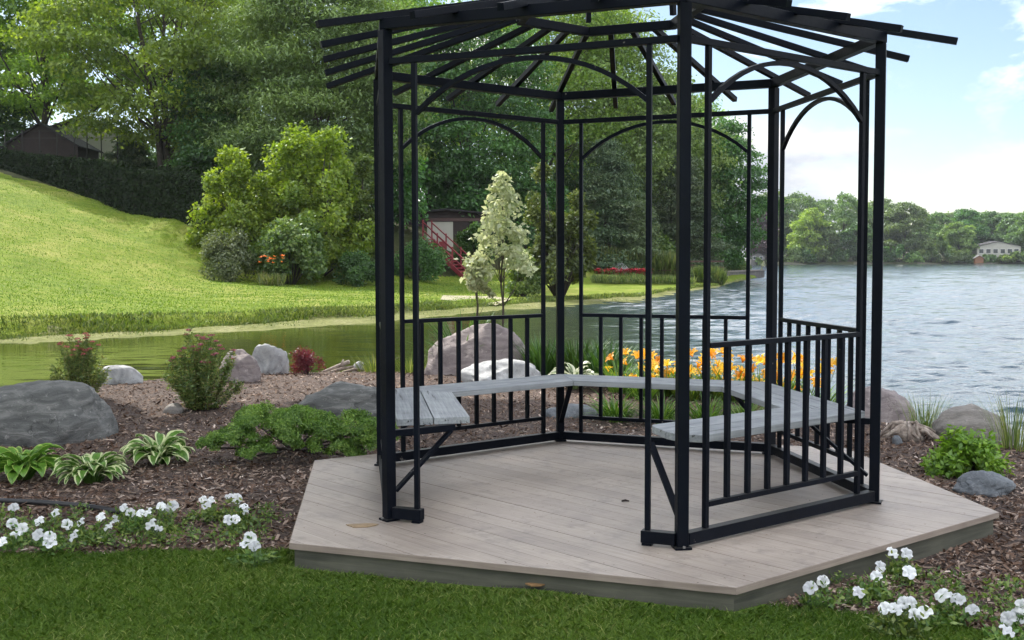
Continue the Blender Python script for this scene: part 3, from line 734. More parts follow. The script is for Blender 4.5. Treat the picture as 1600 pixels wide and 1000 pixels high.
# ------------------------------------------------------------------ trees
def tree_parts(name, H_, Rc, c0, mat, bark, nclump, nleaf, ls, seed, profile='round', flat=.72, trunk_r=None, lean=(0, 0), lw=.55, parent=None, stems=1, up=.5, rcs=1.0, qmin=1):
    """tapered trunk with limbs and a crown of leaf clumps.  c0: crown base height"""
    r = np.random.default_rng(seed)
    trunk_r = trunk_r or H_*.018
    def env(t):
        if profile == 'round': return math.sqrt(max(0, 1-(2*t-1)**2))*.85+.15*(1-t)
        if profile == 'cone': return (1-t)**.8*1.0+.05
        if profile == 'dome': return math.sqrt(max(0, 1-t**2.2))
        if profile == 'column': return min(1, 3*t+.4)*math.sqrt(max(0.0, 1-t**3))
        if profile == 'wide': return (math.sin(min(1, t*1.15+.1)*PI))**.6
    cl = []
    for k in range(nclump):
        t = (k+r.random())/nclump
        e = env(t)*Rc; a = r.uniform(0, 2*PI); rr = e*math.sqrt(r.random())*.98
        if r.random() < .6: rr = e*r.uniform(.7, 1.02)
        rc = (H_-c0)*r.uniform(.07, .15)*(.6+.5*env(t))*rcs
        cl.append((rr*math.cos(a)+lean[0]*t, rr*math.sin(a)+lean[1]*t, c0+(H_-c0)*t*.96, rc))
    cl = np.array(cl)
    # trunk(s)
    mb = MB()
    for s in range(stems):
        ax, ay = (r.normal(0, .06*H_), r.normal(0, .06*H_)) if stems > 1 else (0, 0)
        pts = []; rad = []
        for q in range(9):
            t = q/8; z = t*(c0+(H_-c0)*.8)
            pts.append((lean[0]*t*.8+ax*t+r.normal(0, .008*H_)*(t > 0), lean[1]*t*.8+ay*t+r.normal(0, .008*H_)*(t > 0), z-.1*(q == 0)))
            rad.append(trunk_r*(1.25 if q == 0 else 1)*(1-t*.85)/(stems**.5))
        mb.tube(pts, rad, 8)
        pts = np.array(pts)
        for c in cl[:: max(1, nclump//19)]:
            q = r.integers(2, 8); q = min(q, int(8*min(1, c[2]/(c0+(H_-c0)*.8))*.8)); q = max(q, qmin)
            a = pts[q]; b = c[:3]; m = (a+b)/2+np.array([0, 0, -.06*np.linalg.norm(b-a)])+r.normal(0, .03*H_, 3)*.4
            mb.tube([a, m, b], [rad[q]*.42, rad[q]*.24, rad[q]*.05], 5)
    tk = mb.build('trunk', bark, parent)
    # leaves
    wts = cl[:, 3]**2; wts /= wts.sum(); idx = r.choice(len(cl), nleaf, p=wts)
    d = norm(r.normal(size=(nleaf, 3))); d[:, 2] = np.where(d[:, 2] < -.2, -d[:, 2]*.6, d[:, 2])
    rad_ = (r.random(nleaf)**.35)*1.05
    P = cl[idx, :3]+d*(rad_*cl[idx, 3])[:, None]*np.array([1.25, 1.25, flat])
    P += r.normal(0, .02*(H_-c0)*.5, (nleaf, 3))
    nn = norm(d*.5+np.array([0, 0, up])+r.normal(size=(nleaf, 3))*.6)
    ld = norm(np.cross(nn, r.normal(size=(nleaf, 3)))+np.array([0, 0, -.25]))
    L = ls*r.uniform(.6, 1.4, nleaf)
    V = leaf_quads(P, ld, nn, L, L*lw)
    cv = r.random(len(cl))[idx]
    v = np.clip(r.random(nleaf)*.5+cv*.5, 0, 1)  # random tone per clump, painting lit and dark clumps into the leaf colour
    cr = fast_mesh('crown', V, 4, mat, parent, attr=v)
    return tk, cr
def tree(name, label, cat, loc, H_, Rc, c0, mat, bark=None, nclump=50, nleaf=9000, ls=.25, seed=1, rz=0.0, group=None, **kw):
    o = empty(name, loc, rz); tag(o, label, cat, group)
    tree_parts(name, H_, Rc, c0, mat, bark or M_bark, nclump, nleaf, ls, seed, parent=o, **kw); return o
def ground_at(u, D):
    x = (u-800)/F*D; return (x, D, float(hgt(x, D)))
def copy_tree(src, loc, rz, sc, label=None):
    c = src.copy(); C.objects.link(c); c.location = loc; c.rotation_euler.z = rz; c.scale = (sc[0], sc[1], sc[2])
    if label: c['label'] = label
    for ch in list(src.children):
        d = ch.copy(); C.objects.link(d); d.parent = c
    return c
# height helper: top of the crown at pixel row ytop
def Hof(u, D, ytop):
    g = ground_at(u, D); return H+(YH-ytop)*D/F-g[2]

def shrub(name, label, cat, px, D, wpx, hpx, mat, nleaf, ls, seed, flat=1.0, nclump=26, lw=.55, group=None, base=None, up=.3, depth=1.0, tall=0, qr=(.45, .85), cr=(.22, .38)):
    """rounded bush: leaf clumps over the whole dome, short stems inside"""
    r = np.random.default_rng(seed)
    p = ground_at(px, D); W = wpx/F*D/2; Hh_ = hpx/F*D
    o = empty(name, (p[0], p[1], p[2])); tag(o, label, cat, group)
    cl = []
    for k in range(nclump):
        d = norm(r.normal(size=3)); d[2] = abs(d[2])
        q = r.uniform(*qr)
        cl.append((d[0]*W*q, d[1]*W*q*depth, .12*Hh_+d[2]*Hh_*.85*q, min(W, Hh_)*r.uniform(*cr)))
    cl = np.array(cl)
    mb = MB()
    for c in cl: mb.tube([(c[0]*.15, c[1]*.15, -.05), (c[0]*.5, c[1]*.5, c[2]*.6), (c[0], c[1], c[2])], [.006*Hh_+.003, .004*Hh_+.002, .002*Hh_], 4)
    mb.build('stems', M_bark, o)
    idx = r.integers(0, nclump, nleaf); d = norm(r.normal(size=(nleaf, 3)))
    P = cl[idx, :3]+d*((r.random(nleaf)**.4)*cl[idx, 3])[:, None]
    P[:, 2] = np.abs(P[:, 2])*(Hh_/max(.01, P[:, 2].max())) if tall else np.abs(P[:, 2])
    out = norm(P-np.array([0, 0, Hh_*.3]))
    nn = norm(out*.6+np.array([0, 0, up])+r.normal(size=(nleaf, 3))*.55)
    ld = norm(np.cross(nn, r.normal(size=(nleaf, 3)))+out*.4)
    L = ls*r.uniform(.6, 1.4, nleaf)
    fast_mesh('foliage', leaf_quads(P, ld, nn, L, L*lw), 4, mat, o, attr=np.clip(r.random(nleaf)*.7+r.random(nclump)[idx]*.3, 0, 1))
    return o

# --- left woodland
WL = 'deciduous trees on the hill at the left'
tree('maple_tree', 'tall airy maple at the far left rising behind the dark gabled shed', 'tree', ground_at(78, 92), Hof(78, 92, -90), 10, 6, LF['maple'], nclump=118, nleaf=44200, ls=0.351, seed=11, group=None, profile='round')
tree('maple_tree', 'broad maple with leaning dark limbs above the clipped hedge', 'tree', ground_at(262, 84), Hof(262, 84, -110), 9.5, 3.6, LF['maple'], nclump=125, nleaf=47600, ls=0.333, seed=12, profile='round', stems=3, trunk_r=.55)
tree('cedar_tree', 'dark narrow evergreen left of the feathery pine', 'tree', ground_at(338, 80), Hof(338, 80, 70), 2.4, .5, LF['dark'], nclump=75, nleaf=20400, ls=0.273, seed=13, profile='column')
tree('pine_tree', 'large feathery olive pine above the vine covered mound', 'tree', ground_at(498, 78), Hof(498, 78, -80), 6.6, 2.0, LF['pine'], nclump=287, nleaf=119999, ls=0.343, lw=.27, seed=14, profile='column', flat=.35, up=.9)
tree('maple_tree', 'maple far behind at the left picture edge with yellow green leaves', 'tree', ground_at(-60, 100), Hof(-60, 100, 20), 9, 3, LF['maple'], nclump=87, nleaf=30599, ls=0.391, seed=15)
tree('maple_tree', 'tall maple behind the feathery pine with sky showing through', 'tree', ground_at(400, 118), Hof(400, 118, -70), 9.5, 5, LF['cotton'], nclump=87, nleaf=27200, ls=0.411, seed=17)
tree('maple_tree', 'tall yellow green maple seen between the left posts of the gazebo', 'tree', ground_at(640, 104), Hof(640, 104, -60), 7.5, 3, LF['maple'], nclump=112, nleaf=44200, ls=0.351, seed=18)
tree('oak_tree', 'dark leaved oak behind the staircase and the cream sapling', 'tree', ground_at(735, 96), Hof(735, 96, 20), 7.2, 1.6, LF['dark'], nclump=112, nleaf=44200, ls=0.313, seed=19)
tree('maple_tree', 'tall maple seen through the rafters above the rear gazebo post', 'tree', ground_at(850, 108), Hof(850, 108, -60), 7.8, 3, LF['maple'], nclump=112, nleaf=44200, ls=0.351, seed=20)
tree('cottonwood_tree', 'tall cottonwood whose crown ends at the sky near the front post', 'tree', ground_at(950, 112), Hof(950, 112, 5), 6.2, 2.5, LF['cotton'], nclump=118, nleaf=44200, ls=0.351, seed=21)
tree('cottonwood_tree', 'grey green cottonwood behind the front gazebo post', 'tree', ground_at(1035, 118), Hof(1035, 118, 118), 6.6, 1.5, LF['cotton'], nclump=112, nleaf=40800, ls=0.371, seed=22)
tree('cottonwood_tree', 'last dark tree on the point before the open lake', 'tree', ground_at(1132, 122), Hof(1132, 122, 190), 4.4, 1.0, LF['dark'], nclump=87, nleaf=30599, ls=0.351, seed=23)
tree('cottonwood_tree', 'leaning grey green tree above the dark one on the point', 'tree', ground_at(1098, 132), Hof(1098, 132, 150), 3.8, 4, LF['cotton'], nclump=62, nleaf=18700, ls=0.371, seed=24)
tree('spruce_tree', 'dark spruce with drooping tiers behind the red flower bed', 'tree', ground_at(950, 98), Hof(950, 98, 215), 3.4, .3, LF['spruce'], nclump=162, nleaf=44200, ls=0.293, lw=.3, seed=25, profile='cone', flat=.3, up=1)
tree('spruce_tree', 'dark conifer behind the front gazebo post beside the picnic table', 'tree', ground_at(1068, 108), Hof(1068, 108, 240), 3.4, .3, LF['spruce'], nclump=137, nleaf=37400, ls=0.293, lw=.3, seed=26, profile='cone', flat=.3, up=1)
tree('weeping_tree', 'small pale weeping tree between the two dark conifers', 'tree', ground_at(1003, 96), Hof(1003, 96, 315), 1.1, .5, LF['grey'], nclump=50, nleaf=8500, ls=0.253, lw=.25, seed=27, profile='column', flat=1.4)
tree('spruce_tree', 'low spreading spruce behind the hedge by the pale house', 'tree', ground_at(205, 88), Hof(205, 88, 205), 3.0, .1, LF['spruce'], nclump=87, nleaf=15299, ls=0.293, lw=.3, seed=28, profile='cone', flat=.35, up=1)
# understory at the back of the lawn
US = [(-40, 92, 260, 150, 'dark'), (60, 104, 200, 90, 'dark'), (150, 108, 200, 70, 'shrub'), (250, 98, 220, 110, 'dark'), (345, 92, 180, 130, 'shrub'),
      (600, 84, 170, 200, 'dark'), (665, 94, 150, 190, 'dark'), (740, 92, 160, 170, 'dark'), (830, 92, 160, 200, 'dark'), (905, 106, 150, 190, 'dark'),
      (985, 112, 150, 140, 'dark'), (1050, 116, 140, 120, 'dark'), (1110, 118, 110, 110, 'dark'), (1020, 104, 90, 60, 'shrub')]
UL = ['behind the left edge of the hedge', 'behind the dark shed', 'beside the pale house wall', 'under the leaning maple', 'between the cedar and the vine mound',
      'right of the vine mound behind the left posts', 'above the red staircase', 'behind the cream leaved sapling', 'behind the tall waterside bush', 'left of the drooping spruce',
      'between the spruce and the weeping tree', 'behind the picnic table', 'behind the clipped waterside shrub on the point', 'lit low beside the reeds']
for k, (u, D, w_, h_, mk) in enumerate(US):
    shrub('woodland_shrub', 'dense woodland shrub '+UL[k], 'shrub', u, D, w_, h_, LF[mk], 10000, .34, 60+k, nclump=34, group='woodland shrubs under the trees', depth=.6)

# vine mound and shrubs
VQ = dict(depth=.7, lw=.75, qr=(.35, .97), cr=(.17, .30))
shrub('vine_mound', 'huge bright yellow green vine covered mound at the edge of the lawn', 'shrub', 492, 61, 190, 262, LF['vine'], 36000, .19, 31, nclump=80, **VQ)
shrub('vine_mound', 'smaller vine covered lobe reaching the right end of the hedge', 'shrub', 385, 60, 160, 205, LF['vine'], 21000, .19, 32, nclump=54, **VQ)
shrub('vine_mound', 'darker leafy lobe of the vine mound behind the left gazebo post', 'shrub', 560, 62, 100, 200, LF['shrub'], 14000, .20, 331, nclump=44, **VQ)
shrub('round_shrub', 'greyish green rounded shrub at the left foot of the vine mound', 'shrub', 362, 56, 104, 92, LF['grey'], 9000, .13, 33, nclump=26)
shrub('round_shrub', 'glossy mid green shrub in front of the vine mound', 'shrub', 455, 57, 130, 128, LF['shrub'], 11000, .19, 34, nclump=28, lw=.7)
shrub('round_shrub', 'dark rounded shrub beside the left gazebo post across the water', 'shrub', 562, 59, 86, 66, LF['dark'], 8000, .13, 35, nclump=24)
shrub('round_shrub', 'dark low shrub at the foot of the red staircase', 'shrub', 650, 68, 110, 70, LF['dark'], 7000, .16, 36, nclump=24)
shrub('round_shrub', 'dark shrub covering the bank right of the red staircase', 'shrub', 738, 79, 62, 92, LF['dark'], 9000, .2, 361, nclump=30)
shrub('waterside_bush', 'tall loose light green bush on the far bank behind the rear post', 'shrub', 874, 54, 118, 205, LF['willow'], 17000, .19, 37, nclump=60, depth=.8, tall=1, qr=(.4, 1.0), cr=(.16, .28))
shrub('waterside_bush', 'low rounded bush on the far bank right of the cream sapling', 'shrub', 818, 53, 70, 95, LF['shrub'], 7000, .14, 38, nclump=24)
shrub('clipped_shrub', 'clipped sloping yellow green shrub on the point by the stone wall', 'shrub', 1140, 126, 70, 40, LF['shrub'], 4000, .3, 39, nclump=20)
# orange lilies by the mound
def flower_patch(name, label, cat, px0, px1, D, py0, py1, mat, nf, size, seed, leafmat=None, nblade=0, bl=.5):
    r = np.random.default_rng(seed); o = empty(name, ground_at((px0+px1)/2, D)); tag(o, label, cat)
    g = np.array(o.location)
    if nblade:
        x = r.uniform(px0, px1, nblade); dd = D+r.uniform(-.5, .5, nblade)*.02*D; X = (x-800)/F*dd; Z = hgt(X, dd)
        b = np.stack([X, dd, Z], 1)-g; a = r.uniform(0, 2*PI, nblade); t = r.uniform(.05, .6, nblade)
        d = np.stack([np.cos(a)*np.sin(t), np.sin(a)*np.sin(t), np.cos(t)], 1); L = bl*r.uniform(.6, 1.1, nblade)
        fast_mesh('foliage', leaf_quads(b, d, norm(r.normal(size=(nblade, 3))), L, L*.09), 4, leafmat, o)
    if nf:
        V = []
        for k in range(nf):
            p = at(r.uniform(px0, px1), r.uniform(py0, py1), D+r.uniform(-.3, .3)*.02*D)-g
            for q in range(5):
                a = 2*PI*q/5+r.random(); d = np.array([math.cos(a), math.sin(a)*.6-.3, .4]); V.append(leaf_quads(p[None], d[None], np.array([[0, 0, 1.]]), size, size*.6))
        fast_mesh('blossoms', np.concatenate(V), 4, mat, o)
    return o
flower_patch('lily_patch', 'small patch of orange red lilies at the foot of the glossy shrub', 'flowers', 405, 445, 54.5, 398, 412, M_orange2, 16, .13, 41, LF['reed'], 260, .7)
flower_patch('flower_bed', 'strip of red and crimson flowers on the far bank by the white stone', 'flowers', 930, 1018, 92, 421, 432, M_redfl, 260, .26, 42, LF['shrub'], 500, .5)
flower_patch('reed_clump', 'tall pale green reeds on the far bank behind the red flowers', 'reeds', 925, 1060, 96, 400, 410, M_orange, 12, .22, 43, LF['reed'], 2600, 2.3)
flower_patch('reed_clump', 'bright green reeds at the water in front of the stone landing', 'reeds', 1085, 1130, 84, 0, 0, None, 0, .2, 44, LF['reed'], 1600, 1.3)
flower_patch('reed_clump', 'low waterside grass below the red flower strip', 'reeds', 925, 1085, 76, 0, 0, None, 0, .2, 45, LF['reed'], 2400, .7)
boulder('boulder', 'white stone standing behind the red flower strip on the far bank', 'stone', 970, 424, 94, 26, 14, R_white, .8, 51, sub=3)

# bank grass fringe along the far waterline
def bank():
    n = 26000
    u = rng.uniform(-60, 1130, n); fs = np.interp(u, UK, SH)+np.interp(u, UK, MW); strip = rng.random(n) < .22; D = np.where(strip, fs-np.interp(u, UK, MW)*rng.random(n)**1.5*(.6+.5*wob(u*.05, u*.03, 1)), fs-.25+rng.random(n)**2*1.5+.12*rng.normal(size=n))
    x = (u-800)/F*D; z = hgt(x, D); k = z > WATER+.02; x, D, z = x[k], D[k], z[k]; n = len(x)
    a = rng.uniform(0, 2*PI, n); t = rng.uniform(.1, 1.0, n)
    d = np.stack([np.cos(a)*np.sin(t), np.sin(a)*np.sin(t), np.cos(t)], 1); L = rng.uniform(.05, .17, n)*(1+.5*wob(x, D, .9))*np.where(strip[k] if len(strip) != n else strip, .5, 1)
    o = fast_mesh('bank_grass', leaf_quads(np.stack([x, D, z-.02], 1), d, rdir(n), L, L*.25), 4, LF['bank'])
    tag(o, 'rough uncut grass fringe along the far bank of the cove', 'grass', kind='stuff')
bank()

def lawn_tufts():
    n = 90000
    u = rng.uniform(-80, 800, n); D = 27*(90/27)**rng.random(n)
    fs = np.interp(u, UK, SH); mw = np.interp(u, UK, MW); hd = np.interp(u, [-3000, 0, 200, 330, 580, 700, 850], [45, 48, 40, 30, 25.5, 33, 40])
    k = (D > fs+mw+.3) & (D < fs+mw+hd-2); u, D = u[k], D[k]; n = len(u); x = (u-800)/F*D; z = hgt(x, D)
    a = rng.uniform(0, 2*PI, n); t = rng.uniform(.1, 1.1, n); d = np.stack([np.cos(a)*np.sin(t), np.sin(a)*np.sin(t), np.cos(t)], 1)
    L = rng.uniform(.03, .08, n)*(D/40)**.5
    v = np.clip(rng.random(n)*.6+.4*(.5+.5*wob(x, D, .45, 3)), 0, 1)
    o = fast_mesh('far_lawn_grass', leaf_quads(np.stack([x, D, z-.006], 1), d, rdir(n), L, L*.5), 4, LF['farblade'], attr=v)
    tag(o, 'short mown grass on the sunlit slope across the cove', 'grass', kind='stuff')
lawn_tufts()

# hedge
def hedge():
    a = np.array([(15-800)/F*81, 81.]); b = np.array([(352-800)/F*61.5, 61.5]); n = 34000
    o = empty('hedge', (*(a+b)/2, float(hgt(*((a+b)/2))))); tag(o, 'long clipped dark green hedge along the top of the sunlit slope', 'hedge'); g = np.array(o.location)
    u = (b-a)/np.linalg.norm(b-a); nn = np.array([-u[1], u[0]])
    t = rng.random(n); hh = np.interp(t, [0, .2, .55, 1], [1.3, 1.6, 2.5, 2.8]); wv = 1.5
    side = rng.random(n); s = np.where(side < .55, -1.0, np.where(side < .7, 1.0, rng.uniform(-1, 1, n)))
    s = s+rng.normal(0, .07, n)
    zz = np.where(side < .7, rng.random(n), 1.0+rng.normal(0, .03, n))
    base = a+np.outer(t, b-a)+np.outer(s*wv/2*np.where(zz > .92, .93, 1), nn)
    lump = .12*wob(base[:, 0], base[:, 1], 1.5)+.08*wob(base[:, 0], zz*3, 3.3, 2)
    cz = hgt(base[:, 0], base[:, 1])
    P = np.stack([base[:, 0]+lump*nn[0], base[:, 1]+lump*nn[1], cz+zz*hh+lump], 1)-g
    out = np.stack([np.outer(s, nn)[:, 0], np.outer(s, nn)[:, 1], np.where(side < .7, .2, 1.2)], 1)
    m = norm(out+rng.normal(size=(n, 3))*.6); L = .17*rng.uniform(.6, 1.4, n)
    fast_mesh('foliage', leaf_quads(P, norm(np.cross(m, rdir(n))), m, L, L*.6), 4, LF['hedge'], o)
    # woody inside so that it is opaque
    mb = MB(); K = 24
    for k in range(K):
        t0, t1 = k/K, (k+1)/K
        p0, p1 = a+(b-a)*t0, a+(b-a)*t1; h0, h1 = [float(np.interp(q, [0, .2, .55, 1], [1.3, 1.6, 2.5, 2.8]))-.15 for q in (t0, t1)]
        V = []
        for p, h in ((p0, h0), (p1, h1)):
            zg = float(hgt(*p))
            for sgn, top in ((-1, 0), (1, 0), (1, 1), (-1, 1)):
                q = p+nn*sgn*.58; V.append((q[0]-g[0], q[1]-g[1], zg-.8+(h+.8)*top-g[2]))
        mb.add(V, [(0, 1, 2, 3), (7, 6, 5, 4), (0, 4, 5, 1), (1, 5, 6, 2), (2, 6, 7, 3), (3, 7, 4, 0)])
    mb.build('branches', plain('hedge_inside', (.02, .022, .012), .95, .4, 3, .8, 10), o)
hedge()

# ------------------------------------------------------------------ buildings and small structures on the hill
M_shed = plain('dark_shed_boards', (.035, .022, .02), .85, .4, 2)
M_shedroof = plain('dark_shingles', (.03, .028, .03), .9, .3, 6, .6, 20)
M_pale = plain('pale_siding', (.46, .44, .38), .7, .12, 1)
M_pink = M_pink
def house(name, label, cat, u, D, z, W, Dp, Hw, Hr, rz, mw, mr, win=(), mwin=None, over=.4, group=None):
    x = (u-800)/F*D; o = empty(name, (x, D, z), rz); tag(o, label, cat, group)
    mb = MB(); mb.prism([(-W/2, -Dp/2), (W/2, -Dp/2), (W/2, Dp/2), (-W/2, Dp/2)], -2.0, Hw)
    mb.add([(-W/2, -Dp/2, Hw), (W/2, -Dp/2, Hw), (0, -Dp/2, Hw+Hr), (-W/2, Dp/2, Hw), (W/2, Dp/2, Hw), (0, Dp/2, Hw+Hr)], [(0, 1, 2), (5, 4, 3)])
    mb.build('wall', mw, o)
    mb = MB()
    for s in (-1, 1):
        e = np.array([s*(W/2+over), Hw-over*Hr/(W/2)]); tp = np.array([0, Hw+Hr]); th = .14
        V = []
        for y in (-Dp/2-over, Dp/2+over):
            V += [(e[0], y, e[1]+.01), (tp[0], y, tp[1]+.01), (tp[0], y, tp[1]+th), (e[0], y, e[1]+th)]
        mb.add(V, [(0, 1, 2, 3), (7, 6, 5, 4), (0, 4, 5, 1), (1, 5, 6, 2), (2, 6, 7, 3), (3, 7, 4, 0)])
    mb.build('roof', mr, o)
    for (wx, wz, ww, wh) in win:
        mb = MB(); mb.beam((wx, -Dp/2-.03, wz), (wx, -Dp/2-.03, wz+wh), ww+.2, .06, up=(0, 1, 0)); f = mb.build('window', M_trim, o)
        mb = MB(); mb.beam((wx, -Dp/2-.07, wz+.1), (wx, -Dp/2-.07, wz+wh-.1), ww, .03, up=(0, 1, 0)); mb.build('pane', M_glass, f)
    return o
M_trim = plain('white_trim', (.7, .7, .68), .6, .1)
M_glass = plain('window_glass', (.03, .04, .05), .08, .2, 2, spec=.8)
g = ground_at(88, 90)
house('shed', 'low dark brown gabled shed behind the left end of the hedge', 'shed', 88, 92, H+(YH-234)*92/F-.2, 6.0, 4.5, .3, 1.75, 0, M_shed, M_shedroof, over=.3)
house('house', 'pale grey wall of a house between the shed and the leaning maple', 'house', 158, 108, H+(YH-238)*108/F-1.4, 7.4, 6, 3.2, 1.2, 0, M_pale, M_shedroof)
M_mesh = plain('fence_metal', (.03, .028, .025), .8)
def fence():
    o = empty('wire_fence', ground_at(110, 86)); tag(o, 'thin post and wire fence behind the hedge in front of the pale house', 'fence'); g = np.array(o.location)
    us = [10, 37, 64, 91, 118, 138, 160, 185]
    zt = [H+(YH-203)*86/F for _ in us]
    for u, z in zip(us, zt):
        mb = MB(); p = at(u, 300, 86); mb.tube([(p[0]-g[0], 0, z-g[2]-2.6), (p[0]-g[0], 0, z-g[2])], .045, 6); mb.build('post', M_mesh, o)
    mb = MB()
    for k in range(2):
        mb.tube([(at(u, 300, 86)[0]-g[0], 0, z-g[2]-.08-k*.55) for u, z in zip(us, zt)], .018, 4)
    mb.build('wires', M_mesh, o)
fence()
# red staircase with pale retaining wall
def stairs():
    D0 = 76.; p0 = at(738, 437, D0); p1 = at(668, 372, D0+5)
    o = empty('staircase', (p0[0], p0[1], float(hgt(p0[0], p0[1])))); tag(o, 'red painted outdoor staircase with red handrails climbing the wooded bank', 'stairs'); g = np.array(o.location)
    Mr = plain('red_paint', (.28, .035, .045), .6, .3)
    d = p1-p0; n = 13; side = np.array([.35, .94, 0])*.75
    mb = MB()
    for k in range(n):
        a = p0+d*(k+.5)/n-g
        mb.beam(a-side*1.0, a+side*1.0, abs(d[0])/n*.95, .09)
    mb.build('steps', Mr, o)
    for s in (-1, 1):
        mb = MB(); mb.beam(p0-g+side*s*1.03-np.array([0, 0, .12]), p1-g+side*s*1.03-np.array([0, 0, .12]), .07, .32); mb.build('stringer', Mr, o)
        mb = MB()
        for hh in (.55, 1.15): mb.beam(p0-g+side*s*1.03+np.array([0, 0, hh]), p1-g+side*s*1.03+np.array([0, 0, hh]), .07, .07)
        mb.build('handrail', Mr, o)
        for k in range(4):
            a = p0+d*k/3-g+side*s*1.03; mb = MB(); mb.beam(a-np.array([0, 0, .3]), a+np.array([0, 0, 1.3]), .11, .11); mb.build('rail_post', Mr, o)
    # pale wall behind
    w0 = at(668, 404, D0+8); w1 = at(708, 404, D0+8)
    o2 = empty('retaining_wall', (*(w0+w1)[:2]/2, float(w0[2]))); tag(o2, 'small pale wall with a red door behind the red staircase', 'wall')
    W = (w1-w0)[0]
    mb = MB(); mb.beam((-W/2, 0, 1.1), (W/2, 0, 1.1), .3, 3.4); mb.build('wall', M_pale, o2)
    mb = MB(); mb.beam((-W/2-.3, 0, 2.95), (W/2+2.8, 0, 2.95), .5, .22); mb.build('coping', plain('brown_coping', (.09, .05, .045), .8), o2)
    mb = MB(); mb.beam((W*.10, -.18, -.5), (W*.10, -.18, 1.3), .55, .06, up=(0, 1, 0)); mb.build('door', Mr, o2)
    # path patch
    pp = [atz(688, 466, -.22), atz(775, 467, -.22), atz(800, 463.5, -.22), atz(770, 461.5, -.22), atz(692, 462, -.22)]
    mb = MB(); mb.add([(p[0], p[1], float(hgt(p[0], p[1]))+.05) for p in pp], [(0, 1, 2, 3, 4)]); tag(mb.build('path', plain('pale_gravel', (.30, .27, .16), .9)), kind='structure')
stairs()
# dark roofed building in the wood left of the stairs, mostly hidden
house('house', 'dark roofed house hidden in the trees above the staircase', 'house', 690, 92, H+(YH-345)*92/F-.2, 7.5, 6, .6, .35, .2, M_shed, M_shedroof)
# landing and picnic table
def picnic():
    o = empty('picnic_table', ground_at(1056, 96)); tag(o, 'brown wooden picnic table on the far bank behind the front gazebo post', 'picnic table')
    Mw = plain('brown_planks', (.11, .065, .05), .85, .4)
    s = 1.4
    mb = MB(); mb.beam((-1.2*s, 0, .75*s), (1.2*s, 0, .75*s), .75*s, .07); mb.build('table_top', Mw, o)
    for y in (-.7, .7): mb = MB(); mb.beam((-1.2*s, y*s, .44*s), (1.2*s, y*s, .44*s), .26*s, .06); mb.build('seat', Mw, o)
    for x in (-.85, .85):
        mb = MB(); mb.beam((x*s, -.6*s, 0), (x*s, .3*s, .72*s), .09, .09); mb.beam((x*s+.1, .6*s, 0), (x*s+.1, -.3*s, .72*s), .09, .09); mb.build('leg', Mw, o)
    o = empty('stone_landing', ground_at(1150, 118)); o.location.z = WATER; tag(o, 'low grey stone and timber landing at the tip of the far bank', 'landing')
    mb = MB(); a = at(1100, 432, 104); b = at(1186, 432, 122)
    mb.beam((a[0]-o.location.x, a[1]-118, .35), (b[0]-o.location.x, b[1]-118, .35), 1.2, .75); mb.build('stone_wall', plain('grey_stone_wall', (.16, .15, .14), .9, .6, 1.5, .8, 4), o)
    mb = MB(); mb.beam((a[0]-o.location.x, a[1]-118, .80), (b[0]-o.location.x, b[1]-118, .80), 1.35, .10); mb.build('cap', plain('grey_cap', (.24, .21, .19), .9), o)
    o = empty('timber_rail', ground_at(1080, 100)); tag(o, 'low brown timber railing beside the picnic table', 'railing')
    for x in (-2.0, -.2, 1.6): mb = MB(); mb.beam((x, 0, 0), (x, 0, 1.5), .15, .15); mb.build('post', Mw, o)
    mb = MB(); mb.beam((-2.2, 0, 1.4), (3, 0, 1.4), .1, .16); mb.beam((-2.2, 0, .85), (3, 0, .85), .1, .14); mb.build('rails', Mw, o)
picnic()

